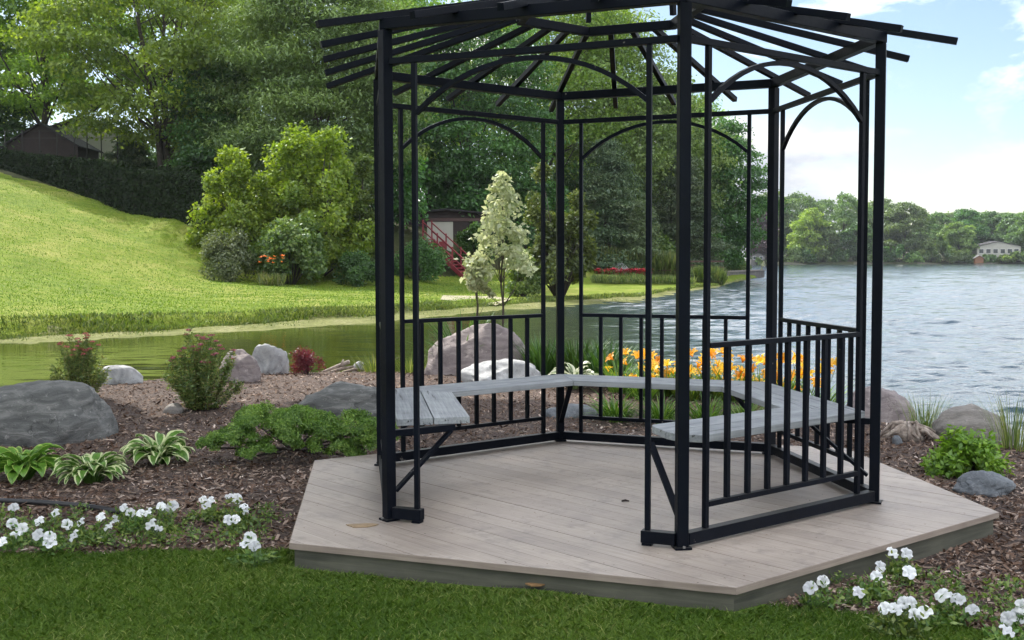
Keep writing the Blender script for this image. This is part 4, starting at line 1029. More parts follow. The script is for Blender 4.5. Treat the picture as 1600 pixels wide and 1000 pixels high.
# ------------------------------------------------------------------ far shore
protos = []
for k, (mk, prof) in enumerate((('far', 'round'), ('far', 'dome'), ('far', 'round'), ('farl', 'round'), ('dark', 'column'), ('cotton', 'dome'))):
    pass
FG = 'trees along the far shore of the lake'
def far_tree(u, D, ytop, wpx, mk, prof, seed, nleaf=12000):
    g = ground_at(u, D); Hh_ = Hof(u, D, ytop); o = empty('far_tree', g)
    tree_parts('far_tree', Hh_, wpx/F*D/2, Hh_*.10, LF[mk], M_bark, 60, nleaf, D*.0018, seed, parent=o, profile=prof, lw=.7, flat=.8)
    return o
fd = [ # u, D, ytop, width px, material, profile, label
 (1188, 400, 330, 46, 'purple', 'round', 'small purple leaved tree beside the far left cottage'),
 (1205, 430, 300, 70, 'far', 'round', 'tree of the far shore just right of the dark point'),
 (1250, 425, 303, 80, 'far', 'round', 'broad tree of the far shore behind the rear right post'),
 (1262, 402, 328, 60, 'farl', 'round', 'bright lime green tree on the far shore'),
 (1318, 425, 306, 92, 'far', 'dome', 'broad dark domed tree between the right gazebo posts'),
 (1290, 404, 350, 60, 'far', 'round', 'lower green tree below the dark domed tree'),
 (1340, 400, 350, 50, 'dark', 'round', 'dark low tree at the water between the right posts'),
 (1412, 405, 318, 62, 'far', 'column', 'tall rounded tree right of the right gazebo post'),
 (1385, 415, 322, 50, 'far', 'round', 'tree hidden by the right gazebo post'),
 (1460, 430, 335, 66, 'far', 'round', 'mid green tree second right of the gazebo'),
 (1505, 440, 328, 56, 'dark', 'round', 'dark pointed tree behind the pale willow'),
 (1497, 405, 350, 58, 'cotton', 'round', 'pale rounded willow left of the far white house'),
 (1548, 445, 334, 50, 'dark', 'round', 'dark tree behind the far white house'),
 (1578, 430, 338, 40, 'far', 'dome', 'tree at the right end of the far white house'),
 (1605, 410, 332, 60, 'far', 'round', 'tree cut by the right picture edge'),
 (1445, 402, 372, 40, 'cotton', 'dome', 'low pale bushy tree at the waterline'),
 (1640, 430, 330, 70, 'far', 'round', None), (1700, 430, 320, 80, 'far', 'dome', None), (1770, 430, 325, 80, 'dark', 'round', None)]
for k, (u, D, yt, w_, mk, pr, lb) in enumerate(fd):
    o = far_tree(u, D, yt, w_, mk, pr, 200+k); tag(o, lb or 'green tree on the far shore beyond the right picture edge', 'tree', FG)
fb = 'low bushes along the far waterline'
for k, u in enumerate(range(1186, 1640, 24)):
    nm = 'bush'
    o = shrub('shore_bush', 'low green bush at the foot of the far shore trees', 'bush', u+random.uniform(-5, 5), 396+random.uniform(0, 5), 34, (random.uniform(16, 34) if not 1505 < u < 1590 else 10), LF[random.choice(['far', 'dark', 'cotton'])], 2200, .7, 300+k, nclump=12, group=fb, lw=.7)
back = tree('far_tree', 'green tree in the row behind the far shore trees', 'tree', ground_at(1230, 470), 23, 10, 2, LF['far'], nclump=56, nleaf=11000, ls=.85, seed=400, group='trees behind the far shore trees', lw=.7, flat=.8)
for u in (1285, 1345, 1375, 1430, 1480, 1530, 1565, 1600, 1660):
    copy_tree(back, ground_at(u, 470+random.uniform(-10, 20)), random.uniform(0, 6), (1, 1, random.uniform(.70, .92) if u > 1400 else random.uniform(.95, 1.2)))
house('lake_house', 'low white house with a row of dark windows on the far shore at the right', 'house', 1552, 405, ground_at(1552, 405)[2]+2.0, 16, 8, 3.2, 1.8, 0.0, M_pale, M_shedroof,
      [(-6.4, .6, 1.6, 1.7), (-3.8, .6, 1.6, 1.7), (-1.2, .6, 1.6, 1.7), (1.4, .6, 1.6, 1.7), (4, .6, 1.6, 1.7), (6.4, .6, 1.6, 1.7)])
house('cottage', 'small pale cottage at the far water beside the purple tree', 'house', 1182, 396, ground_at(1200, 396)[2]+.3, 5, 4, 2.0, 1.0, 0.0, plain('grey_cottage', (.16, .15, .14), .8), M_shedroof, [(-1.2, .6, 1, 1.2), (1.2, .6, 1, 1.2)])
house('boathouse', 'little boathouse with an orange front left of the far white house', 'boathouse', 1526, 396, ground_at(1526, 394)[2]+.9, 3.2, 3.4, 2.0, .9, 0.0, plain('orange_front', (.26, .12, .06), .7), M_pale)

# ------------------------------------------------------------------ garden plants
# cream-leaved saplings behind the pink boulder
def sapling(label, px, D, ytop, wpx, crown0, seed, nleaf, ncl):
    g = ground_at(px, D); Hh_ = Hof(px, D, ytop); o = empty('variegated_sapling', g); tag(o, label, 'sapling')
    tree_parts('s', Hh_, wpx/F*D/2, crown0, LF['pale'], M_bark, ncl, nleaf, .080, seed, parent=o, profile='cone', lw=.62, flat=1.0, trunk_r=.022, rcs=.72)
sapling('taller cream leaved sapling with a pointed crown behind the pink boulder', 785, 15.0, 268, 108, 1.30, 71, 2100, 60)
sapling('shorter cream leaved sapling with a few leaves on a thin bare stem', 746, 15.0, 392, 42, 1.12, 72, 330, 9)

def blades(name, label, cat, px, D, n, L, Wd, mat, seed, spread=.12, tilt=(.1, .9), curve=.5, flowers=None, group=None, z0=None, stalks=True, parent=None):
    """clump of arching strap leaves, optionally with stalks and trumpet flowers"""
    r = np.random.default_rng(seed); g = ground_at(px, D); o = empty(name, g) ; tag(o, label, cat, group)
    a = r.uniform(0, 2*PI, n); t = r.uniform(*tilt, n); ll = L*r.uniform(.6, 1.1, n)
    b = np.stack([np.cos(a)*r.random(n)*spread, np.sin(a)*r.random(n)*spread, np.full(n, -.02)], 1)
    h = np.stack([np.cos(a), np.sin(a), 0*a], 1); s = np.stack([-np.sin(a), np.cos(a), 0*a], 1)*Wd/2
    K = 5; Q = []; V = []
    for k in range(K+1):
        q = k/K; ang = t+curve*q*q*1.8
        Q.append(q)
    pts = [b]; cur = b.copy()
    for k in range(K):
        ang = t*(.5)+ (t*.6+curve*1.6)*((k+.5)/K)
        cur = cur+(h*np.sin(ang)[:, None]+np.array([0, 0, 1])*np.cos(ang)[:, None])*(ll/K)[:, None]; pts.append(cur.copy())
    wd = [1, 1, .95, .8, .5, .05]
    for k in range(K): V.append(np.stack([pts[k]-s*wd[k], pts[k]+s*wd[k], pts[k+1]+s*wd[k+1], pts[k+1]-s*wd[k+1]], 1))
    V = np.concatenate(V).reshape(-1, 3); v = np.tile(r.random(n), K)
    fast_mesh('foliage', V, 4, mat, o, attr=v)
    if flowers:
        mb = MB()
        for (fx, fy, fz) in flowers:
            p = np.array([fx, fy, fz])-np.array(g)
            mb.tube([(p[0]*.3, p[1]*.3, 0), (p[0]*.6, p[1]*.6, p[2]*.6), p-np.array([0, 0, .03])], [.004, .0035, .003], 4)
        mb.build('stalks', M_stem, o)
        for (fx, fy, fz) in flowers:
            p = np.array([fx, fy, fz])-np.array(g); ax = norm(np.array([r.normal(0, .5), r.normal(0, .4)-.45, .7])); e1 = norm(np.cross(ax, (0, 0.3, 1))); e2 = np.cross(ax, e1); V = []
            s_ = r.uniform(.85, 1.15)*.062
            for q in range(6):
                an = q*PI/3+r.random()*.2; rd = e1*math.cos(an)+e2*math.sin(an); tn = np.cross(ax, rd); w_ = s_*(.36 if q % 2 else .26)
                c0 = p-ax*.015; c1 = p+ax*s_*.55+rd*s_*.35; c2 = p+ax*s_*.85+rd*s_*.85; c3 = p+ax*s_*.75+rd*s_*1.25
                V += [c0-tn*w_*.2, c0+tn*w_*.2, c1+tn*w_*.8, c1-tn*w_*.8, c1-tn*w_*.8, c1+tn*w_*.8, c2+tn*w_, c2-tn*w_, c2-tn*w_, c2+tn*w_, c3+tn*w_*.25, c3-tn*w_*.25]
            fast_mesh('flower', np.array(V), 4, M_orange, o, attr=np.full(18, r.random()))
    return o
# daylilies behind the gazebo
DL = [(968, 12.7, 9), (1003, 12.2, 10), (1040, 12.5, 12), (1078, 12.1, 11), (1115, 12.4, 10), (1150, 12.0, 12), (1188, 12.2, 13), (1225, 11.8, 12), (1258, 11.9, 12), (1284, 11.5, 7)]
DN = ['leftmost daylily clump with orange yellow trumpets beside the variegated hosta', 'daylily clump left of the thin front jamb', 'daylily clump right of the thin front jamb', 'daylily clump behind the front gazebo post',
      'daylily clump just right of the front gazebo post', 'daylily clump above the bench between front and rear right posts', 'daylily clump left of the rear right post', 'daylily clump behind the rear right post',
      'daylily clump behind the right rear railing', 'rightmost sparse daylily clump at the water']
for k, (px, D, nf) in enumerate(DL):
    fl = []
    for q in range(nf):
        fl.append(tuple(at(px+random.uniform(-22, 22), random.uniform(552, 602)+ (6 if px > 1150 else 0), D+random.uniform(-.25, .25))))
    blades('daylily', DN[k], 'daylily', px, D, 150, .52, .016, LF['lily'], 500+k, .16, (.1, 1.0), .55, fl, 'daylilies behind the gazebo')
for k, (px, D, lb) in enumerate([(962, 10.6, 'leafy daylily clump without flowers at the back edge of the deck left of the jamb'), (1035, 10.5, 'leafy daylily clump without flowers seen below the rear bench'), (1105, 10.3, 'leafy daylily clump without flowers right of the front post'), (1165, 10.4, 'leafy daylily clump without flowers near the rear right post')]):
    blades('daylily', lb, 'daylily', px, D, 190, .42, .014, LF['lily'], 540+k, .14, (.15, 1.15), .6, None, 'leafy daylilies at the back of the deck')
for k, (px, D, lb) in enumerate([(850, 14.1, 'clump of upright green iris leaves right of the pink boulder'), (902, 13.9, 'clump of upright green iris leaves behind the variegated hosta'), (945, 13.4, 'clump of upright green iris leaves behind the leftmost daylily')]):
    blades('iris', lb, 'iris', px, D, 210, .62, .022, LF['sword'], 560+k, .30, (.05, .6), .3, None, 'iris clumps at the water')
blades('yucca', 'spiky dark green yucca spreading above the pink boulder', 'yucca', 722, 14.98, 130, 1.05, .032, LF['sword'], 570, .12, (.1, 1.3), .18)
blades('reed_clump', 'thin reeds at the lake by the right picture edge', 'reeds', 1590, 9.0, 110, .52, .006, LF['reed'], 571, .15, (.05, .5), .2)
blades('reed_clump', 'wispy pale grass between the pink and tan boulders', 'reeds', 1446, 9.95, 130, .40, .005, LF['reed'], 572, .18, (.05, .6), .2)
blades('reed_clump', 'tuft of grass at the shore beside the driftwood branch', 'reeds', 585, 15.0, 140, .35, .01, LF['reed'], 573, .25, (.1, .9), .3)
blades('reed_clump', 'grass tuft in the water left of the pink boulder', 'reeds', 640, 15.0, 120, .3, .01, LF['reed'], 574, .3, (.1, .9), .3)

# hostas: broad leaves, green centre with cream margin
def hosta_mat(name, green, cream, wm):
    m, nt, out = new_mat(name); uv = N(nt, 'ShaderNodeUVMap', uv_map='UVMap'); s = N(nt, 'ShaderNodeSeparateXYZ'); nt.links.new(uv.outputs[0], s.inputs[0])
    e = math_(nt, 'ABSOLUTE', math_(nt, 'SUBTRACT', s.outputs[0], .5)); n_ = noise(nt, 22, 3, .6, coords(nt))
    f = math_(nt, 'GREATER_THAN', math_(nt, 'ADD', e, math_(nt, 'MULTIPLY', math_(nt, 'SUBTRACT', n_, .5), .16)), wm)
    vein = math_(nt, 'MULTIPLY_ADD', math_(nt, 'SINE', math_(nt, 'MULTIPLY', s.outputs[0], 60)), .12, .9)
    a = N(nt, 'ShaderNodeAttribute', attribute_name='v'); g2 = ramp(nt, a.outputs['Fac'], [(0, tuple(x*.65 for x in green)), (1, green)])
    col = mixc(nt, f, g2, cream)
    vc = N(nt, 'ShaderNodeCombineColor'); [nt.links.new(vein, vc.inputs[i]) for i in range(3)]
    col = mixc(nt, 1.0, col, vc.outputs[0], 'MULTIPLY')
    d = N(nt, 'ShaderNodeBsdfDiffuse'); t = N(nt, 'ShaderNodeBsdfTranslucent'); g = N(nt, 'ShaderNodeBsdfGlossy'); g.inputs['Roughness'].default_value = .4
    nt.links.new(col, d.inputs[0]); nt.links.new(col, t.inputs[0])
    m1 = N(nt, 'ShaderNodeMixShader'); m1.inputs[0].default_value = .3; nt.links.new(d.outputs[0], m1.inputs[1]); nt.links.new(t.outputs[0], m1.inputs[2])
    m2 = N(nt, 'ShaderNodeMixShader'); m2.inputs[0].default_value = .06; nt.links.new(m1.outputs[0], m2.inputs[1]); nt.links.new(g.outputs[0], m2.inputs[2])
    nt.links.new(m2.outputs[0], out.inputs[0]); return m
M_hosta = hosta_mat('hosta_leaf', (.15, .32, .045), (.72, .78, .42), .31)
M_hosta2 = hosta_mat('variegated_hosta_leaf', (.20, .27, .12), (.66, .68, .50), .22)
M_hosta3 = hosta_mat('green_hosta_leaf', (.17, .37, .04), (.42, .56, .13), .42)
def hosta(label, px, D, n, L, mat, seed, name='hosta', ht=1.0):
    r = np.random.default_rng(seed); g = ground_at(px, D)
    me = bpy.data.meshes.new(name); verts = []; faces = []; uvs = []; vals = []
    K, J = 8, 4
    for i in range(n):
        q = i/n; a = i*2.399+r.normal(0, .2); el = 1.35-.95*math.sqrt((i+.5)/n)   # inner leaves upright
        l = L*r.uniform(.75, 1.1); pet = l*r.uniform(.55, .9)*ht; w = l*r.uniform(.5, .62)
        h = np.array([math.cos(a), math.sin(a), 0]); s = np.array([-h[1], h[0], 0]); up = np.array([0, 0, 1.])
        tw = r.normal(0, .25); s = s*math.cos(tw)+up*math.sin(tw)
        base = h*.02; p = base+(h*math.cos(el+.25)+up*math.sin(el+.25))*pet
        b0 = len(verts)
        for k in range(K+1):
            t = k/K; ang = el-.2-1.25*t*t
            if k: p = p+(h*math.cos(ang)+up*math.sin(ang))*l/K
            wd = w*.5*(math.sin(PI*min(1, t*.93+.06))**.75)*(1-.25*t)
            nrm = np.cross(s, h*math.cos(ang)+up*math.sin(ang))
            if nrm[2] < 0: nrm = -nrm
            for j in range(J+1):
                f = j/J*2-1
                verts.append(p+s*wd*f+nrm*(abs(f)*wd*.35+.004*math.sin(t*14+f*5+i))); uvs.append((.5+.5*f*(.98 if .05 < t < .93 else 1), t))
        for k in range(K):
            for j in range(J):
                c = b0+k*(J+1)+j; faces.append((c, c+1, c+J+2, c+J+1)); vals.append(r.random())
        # petiole
        c = len(verts); pe = base+(h*math.cos(el+.25)+up*math.sin(el+.25))*pet; st = s*.006
        verts += [base-st-up*.03, base+st-up*.03, pe+st, pe-st]; uvs += [(.5, 0)]*4; faces.append((c, c+1, c+2, c+3)); vals.append(.3)
    me.from_pydata([tuple(v) for v in verts], [], faces); me.materials.append(mat)
    uvl = me.uv_layers.new(name='UVMap'); li = np.zeros(len(me.loops), dtype=np.int32); me.loops.foreach_get('vertex_index', li)
    uvl.data.foreach_set('uv', np.array(uvs)[li].ravel().astype(np.float32))
    at_ = me.attributes.new('v', 'FLOAT', 'FACE'); at_.data.foreach_set('value', vals); me.polygons.foreach_set('use_smooth', [True]*len(faces)); me.update()
    o = bpy.data.objects.new(name, me); C.objects.link(o); o.location = g; tag(o, label, 'hosta'); return o
hosta('green hosta at the left picture edge in front of the big dark boulder', 30, 7.9, 58, .20, M_hosta3, 81)
hosta('cream edged hosta, the middle one of the row at the left', 138, 7.75, 62, .175, M_hosta, 82)
hosta('cream edged hosta nearest the juniper, its leaves pointing right', 243, 8.4, 62, .185, M_hosta, 83)
hosta('pale variegated hosta behind the rear bench beside the daylilies', 898, 12.9, 46, .20, M_hosta2, 84, ht=1.2)

# juniper: feathery lumps
def juniper():
    r = np.random.default_rng(91); g = ground_at(455, 9.1); o = empty('juniper', g); tag(o, 'low spreading bright green juniper between the hostas and the deck', 'juniper')
    lumps = [(345, 700, 38, 26), (372, 690, 34, 30), (400, 712, 34, 22), (420, 672, 55, 42), (455, 680, 55, 40), (395, 660, 30, 26), (490, 690, 45, 34), (520, 700, 42, 32), (555, 678, 44, 36), (575, 700, 34, 34), (540, 712, 34, 26), (440, 700, 40, 26), (470, 662, 38, 28), (328, 700, 22, 18), (588, 684, 34, 34), (500, 665, 30, 22)]
    Ps = []; Ds = []; vv = []
    mb = MB()
    for (x, y, rx, ry) in lumps:
        D = (H+.0)*F/(y+ry*.5-YH)-.1; D = min(max(D, 8.4), 9.9); c = at(x, y, D)-np.array(g); R_ = rx/F*D; Rz = ry/F*D
        c[2] = max(c[2], Rz*.5); n = int(4200*(rx/40)**2)
        mb.tube([(0, 0, -.02), c*.8, c], [.012, .008, .004], 5)
        d = norm(r.normal(size=(n, 3))); d[:, 2] = np.abs(d[:, 2])*1.0-.15
        sub = 16; sc = norm(r.normal(size=(sub, 3))); sc[:, 2] = np.abs(sc[:, 2]); k = r.integers(0, sub, n)
        P = c+sc[k]*np.array([R_, R_, Rz])*.78+d*min(R_, Rz)*.40*(r.random((n, 1))**.5)
        Ps.append(P); Ds.append(norm(d*.8+sc[k]*.5)); vv.append(np.clip(r.random(n)*.6+r.random(sub)[k]*.4, 0, 1))
    mb.build('branches', M_bark, o)
    P = np.concatenate(Ps); P[:, 2] = np.maximum(P[:, 2], .0); d = np.concatenate(Ds); n = len(P); L = .020*r.uniform(.6, 1.3, n)
    fast_mesh('foliage', leaf_quads(P, norm(np.cross(d, r.normal(size=(n, 3)))+d*.6), norm(d+.3*r.normal(size=(n, 3))), L, L*.45), 4, LF['jun'], o, attr=np.concatenate(vv))
juniper()

# spireas: airy stems with small leaves and pink flower heads
def spirea(label, px, D, wpx, ytop, seed, nl, nfl):
    r = np.random.default_rng(seed); g = ground_at(px, D); W = wpx/F*D/2; Hh_ = H+(YH-ytop)*D/F-g[2]; o = empty('spirea', g); tag(o, label, 'shrub')
    mb = MB(); P = []; Dd = []; ns = 60; tips = []
    for k in range(ns):
        a = r.uniform(0, 2*PI); q = math.sqrt(r.random()); tip = np.array([math.cos(a)*W*q, math.sin(a)*W*q*.9, Hh_*(1-.62*q**3)*r.uniform(.6, 1.0)]); b = np.array([tip[0]*.35, tip[1]*.35, -.02]); m = (b+tip)/2*np.array([.9, .9, 1])+np.array([0, 0, .02])
        mb.tube([b, m, tip], [.004, .003, .0018], 4); tips.append(tip)
        c = nl//ns; t = r.random(c)**.6; pts = np.outer((1-t)**2, b)+np.outer(2*t*(1-t), m)+np.outer(t*t, tip)+r.normal(0, .018, (c, 3))
        P.append(pts); dd = r.normal(size=(c, 3)); dd[:, 2] = np.abs(dd[:, 2])*.6; Dd.append(norm(dd))
    mb.build('stems', plain('brown_twigs', (.10, .06, .04), .9), o)
    P = np.concatenate(P); P[:, 2] = np.maximum(P[:, 2], .01); d = np.concatenate(Dd); L = .042*r.uniform(.6, 1.2, len(P))
    fast_mesh('foliage', leaf_quads(P, d, norm(r.normal(size=P.shape)+np.array([0, 0, .8])), L, L*.36), 4, LF['spirea'], o)
    tips.sort(key=lambda t: -t[2])
    V = []
    for tp in tips[:nfl]:
        n = 90; a = r.uniform(0, 2*PI, n); q = np.sqrt(r.random(n))*.030; p = tp+np.stack([np.cos(a)*q, np.sin(a)*q, .012-q*q*6+r.normal(0, .003, n)], 1)
        V.append(leaf_quads(p, r.normal(size=(n, 3)), norm(r.normal(size=(n, 3))*.5+np.array([0, 0, 1])), .010, .009))
    fast_mesh('blossoms', np.concatenate(V), 4, M_pink, o); return o
spirea('smaller pink flowering spirea behind the big dark boulder', 122, 12.2, 92, 518, 95, 6500, 24)
spirea('larger bushy pink flowering spirea in the middle of the left bed', 314, 11.4, 124, 510, 96, 11000, 34)
shrub('barberry', 'small dark red barberry between the pale boulder and the driftwood', 'barberry', 478, 14.7, 62, 44, LF['barb'], 2600, .030, 97, nclump=26, lw=.5, tall=1)
shrub('green_shrub', 'bright green leafy shrub behind the round blue grey stone', 'shrub', 1513, 7.95, 120, 72, LF['lush'], 3600, .048, 98, nclump=34, lw=.5, up=.6)
blades('grass_tuft', 'small yellow green weed tuft in the mulch in front of the juniper', 'plant', 345, 8.2, 40, .06, .004, LF['lily'], 99, .08, (.2, 1.2), .5)

# driftwood
M_drift = plain('bleached_driftwood', (.52, .44, .37), .9, .6, 14, .8, 30, c2=(.14, .10, .08))
def driftwood():
    r = np.random.default_rng(101)
    g = np.array(ground_at(1425, 9.5)); o = empty('driftwood_stump', g); tag(o, 'weathered root stump of driftwood between the pink and tan boulders', 'stump')
    mb = MB(); mb.tube([(0, 0, -.03), (0, .02, .07), (.0, .05, .14)], [.13, .11, .05], 10)
    for k in range(24):
        a = r.uniform(-.3, PI+.3)*-1+.0; l = r.uniform(.12, .30); zz = r.uniform(.06, .15)
        e = np.array([math.cos(a)*l, math.sin(a)*l*.6, r.uniform(-.02, .05)]); s = np.array([math.cos(a)*.05, math.sin(a)*.04+.02, zz]); m = (s+e)/2+r.normal(0, .02, 3)+np.array([0, 0, .03])
        mb.tube([s, m, e], [.020, .016, .008], 6)
    mb.tube([(-.02, .02, .12), (.12, -.05, .08), (.22, -.1, .015)], [.035, .03, .022], 7)
    mb.build('roots', M_drift, o)
    g = np.array(ground_at(530, 15.2)); o = empty('driftwood_branch', g); tag(o, 'bleached driftwood branch lying at the water left of the gazebo', 'driftwood'); mb = MB()
    mb.tube([(-.25, 0, .02), (-.05, .03, .09), (.13, 0, .17)], [.02, .035, .03], 7); mb.tube([(-.18, -.1, .02), (.05, -.03, .08), (.2, -.08, .11)], [.015, .025, .015], 7); mb.tube([(0, 0, .08), (.05, .0, .2)], [.02, .012], 6)
    mb.tube([(.05, -.1, .03), (.22, -.15, .08), (.33, -.1, .06)], [.02, .02, .01], 6)
    mb.build('wood', M_drift, o)
    g = np.array(ground_at(1438, 9.2)); 
driftwood()

# petunias
def petunia(label, pxs, D0, seed, group):
    r = np.random.default_rng(seed); xs = [p[0] for p in pxs]; cx = sum(xs)/len(xs)
    # distance from the lowest flowers
    fl = []
    for (x, y) in pxs:
        fl.append(atz(x, y, -.035+r.uniform(-.015, .03)))
    D0 = float(np.mean([f[1] for f in fl])); g = np.array(ground_at(cx, D0)); o = empty('petunia', g); tag(o, label, 'petunia', group)
    P = []; Dd = []; mb = MB()
    spots = [f-g for f in fl]+[np.array([r.normal(0, .07), r.normal(0, .06), r.uniform(.02, .07)]) for _ in range(9)]
    for s in spots:
        b = np.array([s[0]*.5, s[1]*.5, -.01]); mb.tube([(0, 0, -.012), b, (b+s)/2+np.array([0, 0, .01]), s-np.array([0, 0, .012])], [.003, .003, .0025, .002], 4)
        n = 34; t = r.random(n); pts = b+np.outer(t, s-b-np.array([0, 0, .02]))+r.normal(0, .016, (n, 3)); P.append(pts); d = r.normal(size=(n, 3)); d[:, 2] = np.abs(d[:, 2]); Dd.append(norm(d))
    mb.build('stems', M_stem, o)
    P = np.concatenate(P); P[:, 2] = np.maximum(P[:, 2], .005); Dd = np.concatenate(Dd); L = .036*r.uniform(.5, 1.3, len(P))
    fast_mesh('foliage', leaf_quads(P, Dd, norm(r.normal(size=P.shape)+np.array([0, 0, .7])), L, L*.45), 4, LF['pet'], o)
    for f in fl:
        c = f-g; R_ = r.uniform(.027, .038); ax = norm(np.array([r.normal(0, .45), -.75+r.normal(0, .35), .75])); e1 = norm(np.cross(ax, (.2, .3, 1))); e2 = np.cross(ax, e1)
        NA = 30; rings = [(.10, -.020), (.30, -.004), (.65, .004), (1.0, .0)]; V = []; Fc = []
        for ri, (rr, hh) in enumerate(rings):
            for q in range(NA):
                an = 2*PI*q/NA; lobe = 1-.16*ri/3*(abs(math.sin(2.5*an))**.5*-1+1); ruf = .004*math.sin(an*7+r.random())*(ri == 3)+.006*math.cos(5*an)*(ri >= 2)
                V.append(c+(e1*math.cos(an)+e2*math.sin(an))*R_*rr*lobe+ax*(hh+ruf))
        for ri in range(3):
            for q in range(NA): Fc.append((ri*NA+q, ri*NA+(q+1) % NA, (ri+1)*NA+(q+1) % NA, (ri+1)*NA+q))
        V.append(c-ax*.03); k = len(V)-1
        for q in range(NA): Fc.append((k, (q+1) % NA, q))
        m = MB(); m.add(V, Fc, 0, r.random(), True); m.build('flower', M_white, o)
GLP = 'white petunias along the left edge of the lawn'; GRP = 'white petunias at the right corner of the deck'
petunia('white petunia at the very left picture edge', [(3, 846), (19, 818), (34, 826), (21, 793), (25, 834)], 6.15, 111, GLP)
petunia('white petunia with a tight cluster of five flowers next to the leftmost one', [(61, 814), (59, 835), (78, 838), (86, 802), (78, 848)], 6.2, 112, GLP)
petunia('white petunia in front of the middle cream edged hosta', [(105, 819), (115, 837), (126, 816), (157, 808), (170, 822)], 6.25, 113, GLP)
petunia('white petunia with a horizontal row of flowers below the right hosta', [(193, 793), (204, 801), (220, 802), (231, 800), (181, 811)], 6.5, 114, GLP)
petunia('white petunia with two flowers low in its leaves', [(252, 791), (270, 790), (248, 825), (235, 819), (262, 797)], 6.45, 115, GLP)
petunia('white petunia with a small flower pair at its top left of the deck', [(317, 780), (329, 782), (322, 790)], 6.6, 116, GLP)
petunia('white petunia with a diagonal trail of flowers close to the deck', [(358, 775), (370, 779), (381, 791), (384, 798), (357, 812), (368, 811)], 6.55, 117, GLP)
petunia('white petunia nearest the left deck corner', [(391, 840), (398, 853), (382, 850)], 6.15, 118, GLP)
petunia('white petunia touching the deck fascia with one large open flower', [(1266, 918), (1286, 908)], 5.08, 121, GRP)
petunia('white petunia with two stacked flowers against the deck edge', [(1376, 885), (1369, 900), (1342, 925)], 5.2, 122, GRP)
petunia('white petunia highest up along the deck edge', [(1395, 863), (1417, 865), (1421, 894)], 5.38, 123, GRP)
petunia('white petunia with a low row of small flowers at the lawn edge', [(1382, 950), (1400, 951), (1412, 941), (1422, 942), (1430, 960), (1444, 956)], 4.93, 124, GRP)
petunia('white petunia with wide flattened flowers right of the low row', [(1472, 930), (1487, 931), (1497, 936), (1519, 952)], 4.98, 125, GRP)
petunia('white petunia cut by the right picture edge', [(1575, 966), (1574, 985), (1592, 962), (1598, 948)], 4.78, 126, GRP)
# filler green sprigs between petunias
def sprigs():
    r = np.random.default_rng(131); P = []; Dd = []
    for (x0, x1, y0, y1, n) in ((0, 440, 800, 858, 130), (1270, 1600, 905, 985, 90)):
        for k in range(n):
            p = atz(r.uniform(x0, x1), r.uniform(y0, y1), -.12)
            if p[1] < lawn_edge(p[0])+.05 or in_poly(np.array([p[0]]), np.array([p[1]]), DECK)[0]: continue
            m = 22; P.append(p+r.normal(0, 1, (m, 3))*np.array([.025, .025, 0])+np.stack([0*np.zeros(m), np.zeros(m), r.uniform(0, .05, m)], 1)); d = r.normal(size=(m, 3)); d[:, 2] = np.abs(d[:, 2]); Dd.append(norm(d))
    P = np.concatenate(P); Dd = np.concatenate(Dd); L = .028*r.uniform(.5, 1.3, len(P))
    o = fast_mesh('ground_cover', leaf_quads(P, Dd, norm(r.normal(size=P.shape)+np.array([0, 0, .7])), L, L*.45), 4, LF['pet']); tag(o, 'small green sprigs in the mulch between the petunias', 'ground cover', kind='stuff')
sprigs()
# black plastic edging strip
mb = MB(); a = [atz(-40, 781, -.12), atz(60, 786, -.12), atz(130, 794, -.12), atz(200, 806, -.12)]
mb.tube([(p[0], p[1], float(hgt(p[0], p[1]))+.02) for p in a], .018, 8)
tag(mb.build('garden_edging', plain('black_plastic', (.02, .02, .022), .5)), 'thin black plastic edging tube in the mulch behind the left petunias', 'edging')
# debris on the deck
def debris():
    r = np.random.default_rng(141); V = []
    for k in range(420):
        p = DECK[0]+0; 
        while True:
            p = np.array([r.uniform(-1.4, 2.8), r.uniform(4.8, 8.9)])
            if in_poly(p[:1], p[1:], DECK)[0]: break
        l = r.uniform(.004, .016); a = r.uniform(0, 2*PI); d = np.array([math.cos(a), math.sin(a), .1]); V.append(leaf_quads(np.array([[p[0], p[1], .004]]), d[None], np.array([[0, 0, 1.]]), l, l*r.uniform(.2, .6)))
    o = fast_mesh('deck_debris', np.concatenate(V), 4, M_chip, attr=r.random(420)*.4); tag(o, 'tiny dark specks of bark and leaf litter on the deck', 'debris', kind='stuff')
    mb = MB(); p = atz(977, 785, .0); mb.tube([(p[0]-.022, p[1], .008), (p[0], p[1]+.003, .012), (p[0]+.024, p[1]+.006, .007)], [.005, .008, .004], 6)
    tag(mb.build('bark_piece', plain('dark_bark_piece', (.03, .018, .014), .9)), 'small dark piece of bark lying in the middle of the deck', 'bark')
    mb = MB(); p = atz(565, 822, 0); pts = [(math.cos(t)*.045*(1+.3*math.sin(3*t)), math.sin(t)*.05*(1+.25*math.sin(2*t+1))) for t in np.linspace(0, 2*PI, 14, endpoint=False)]
    mb.prism([(p[0]+x*1.7, p[1]+y) for x, y in pts], .0015, .005)
    tag(mb.build('fallen_leaf', plain('tan_leaf', (.36, .25, .14), .8, .4, 20)), 'flat tan dry leaf lying on the deck near the left post', 'leaf')
    mb = MB(); p = atz(838, 918, -.1); mb.prism([(p[0]+x*1.0, p[1]+y*.6) for x, y in pts], -.088, -.082)
    tag(mb.build('fallen_leaf', plain('brown_leaf', (.30, .17, .07), .8, .4, 20)), 'brown dry leaf in the grass against the deck front', 'leaf')
debris()

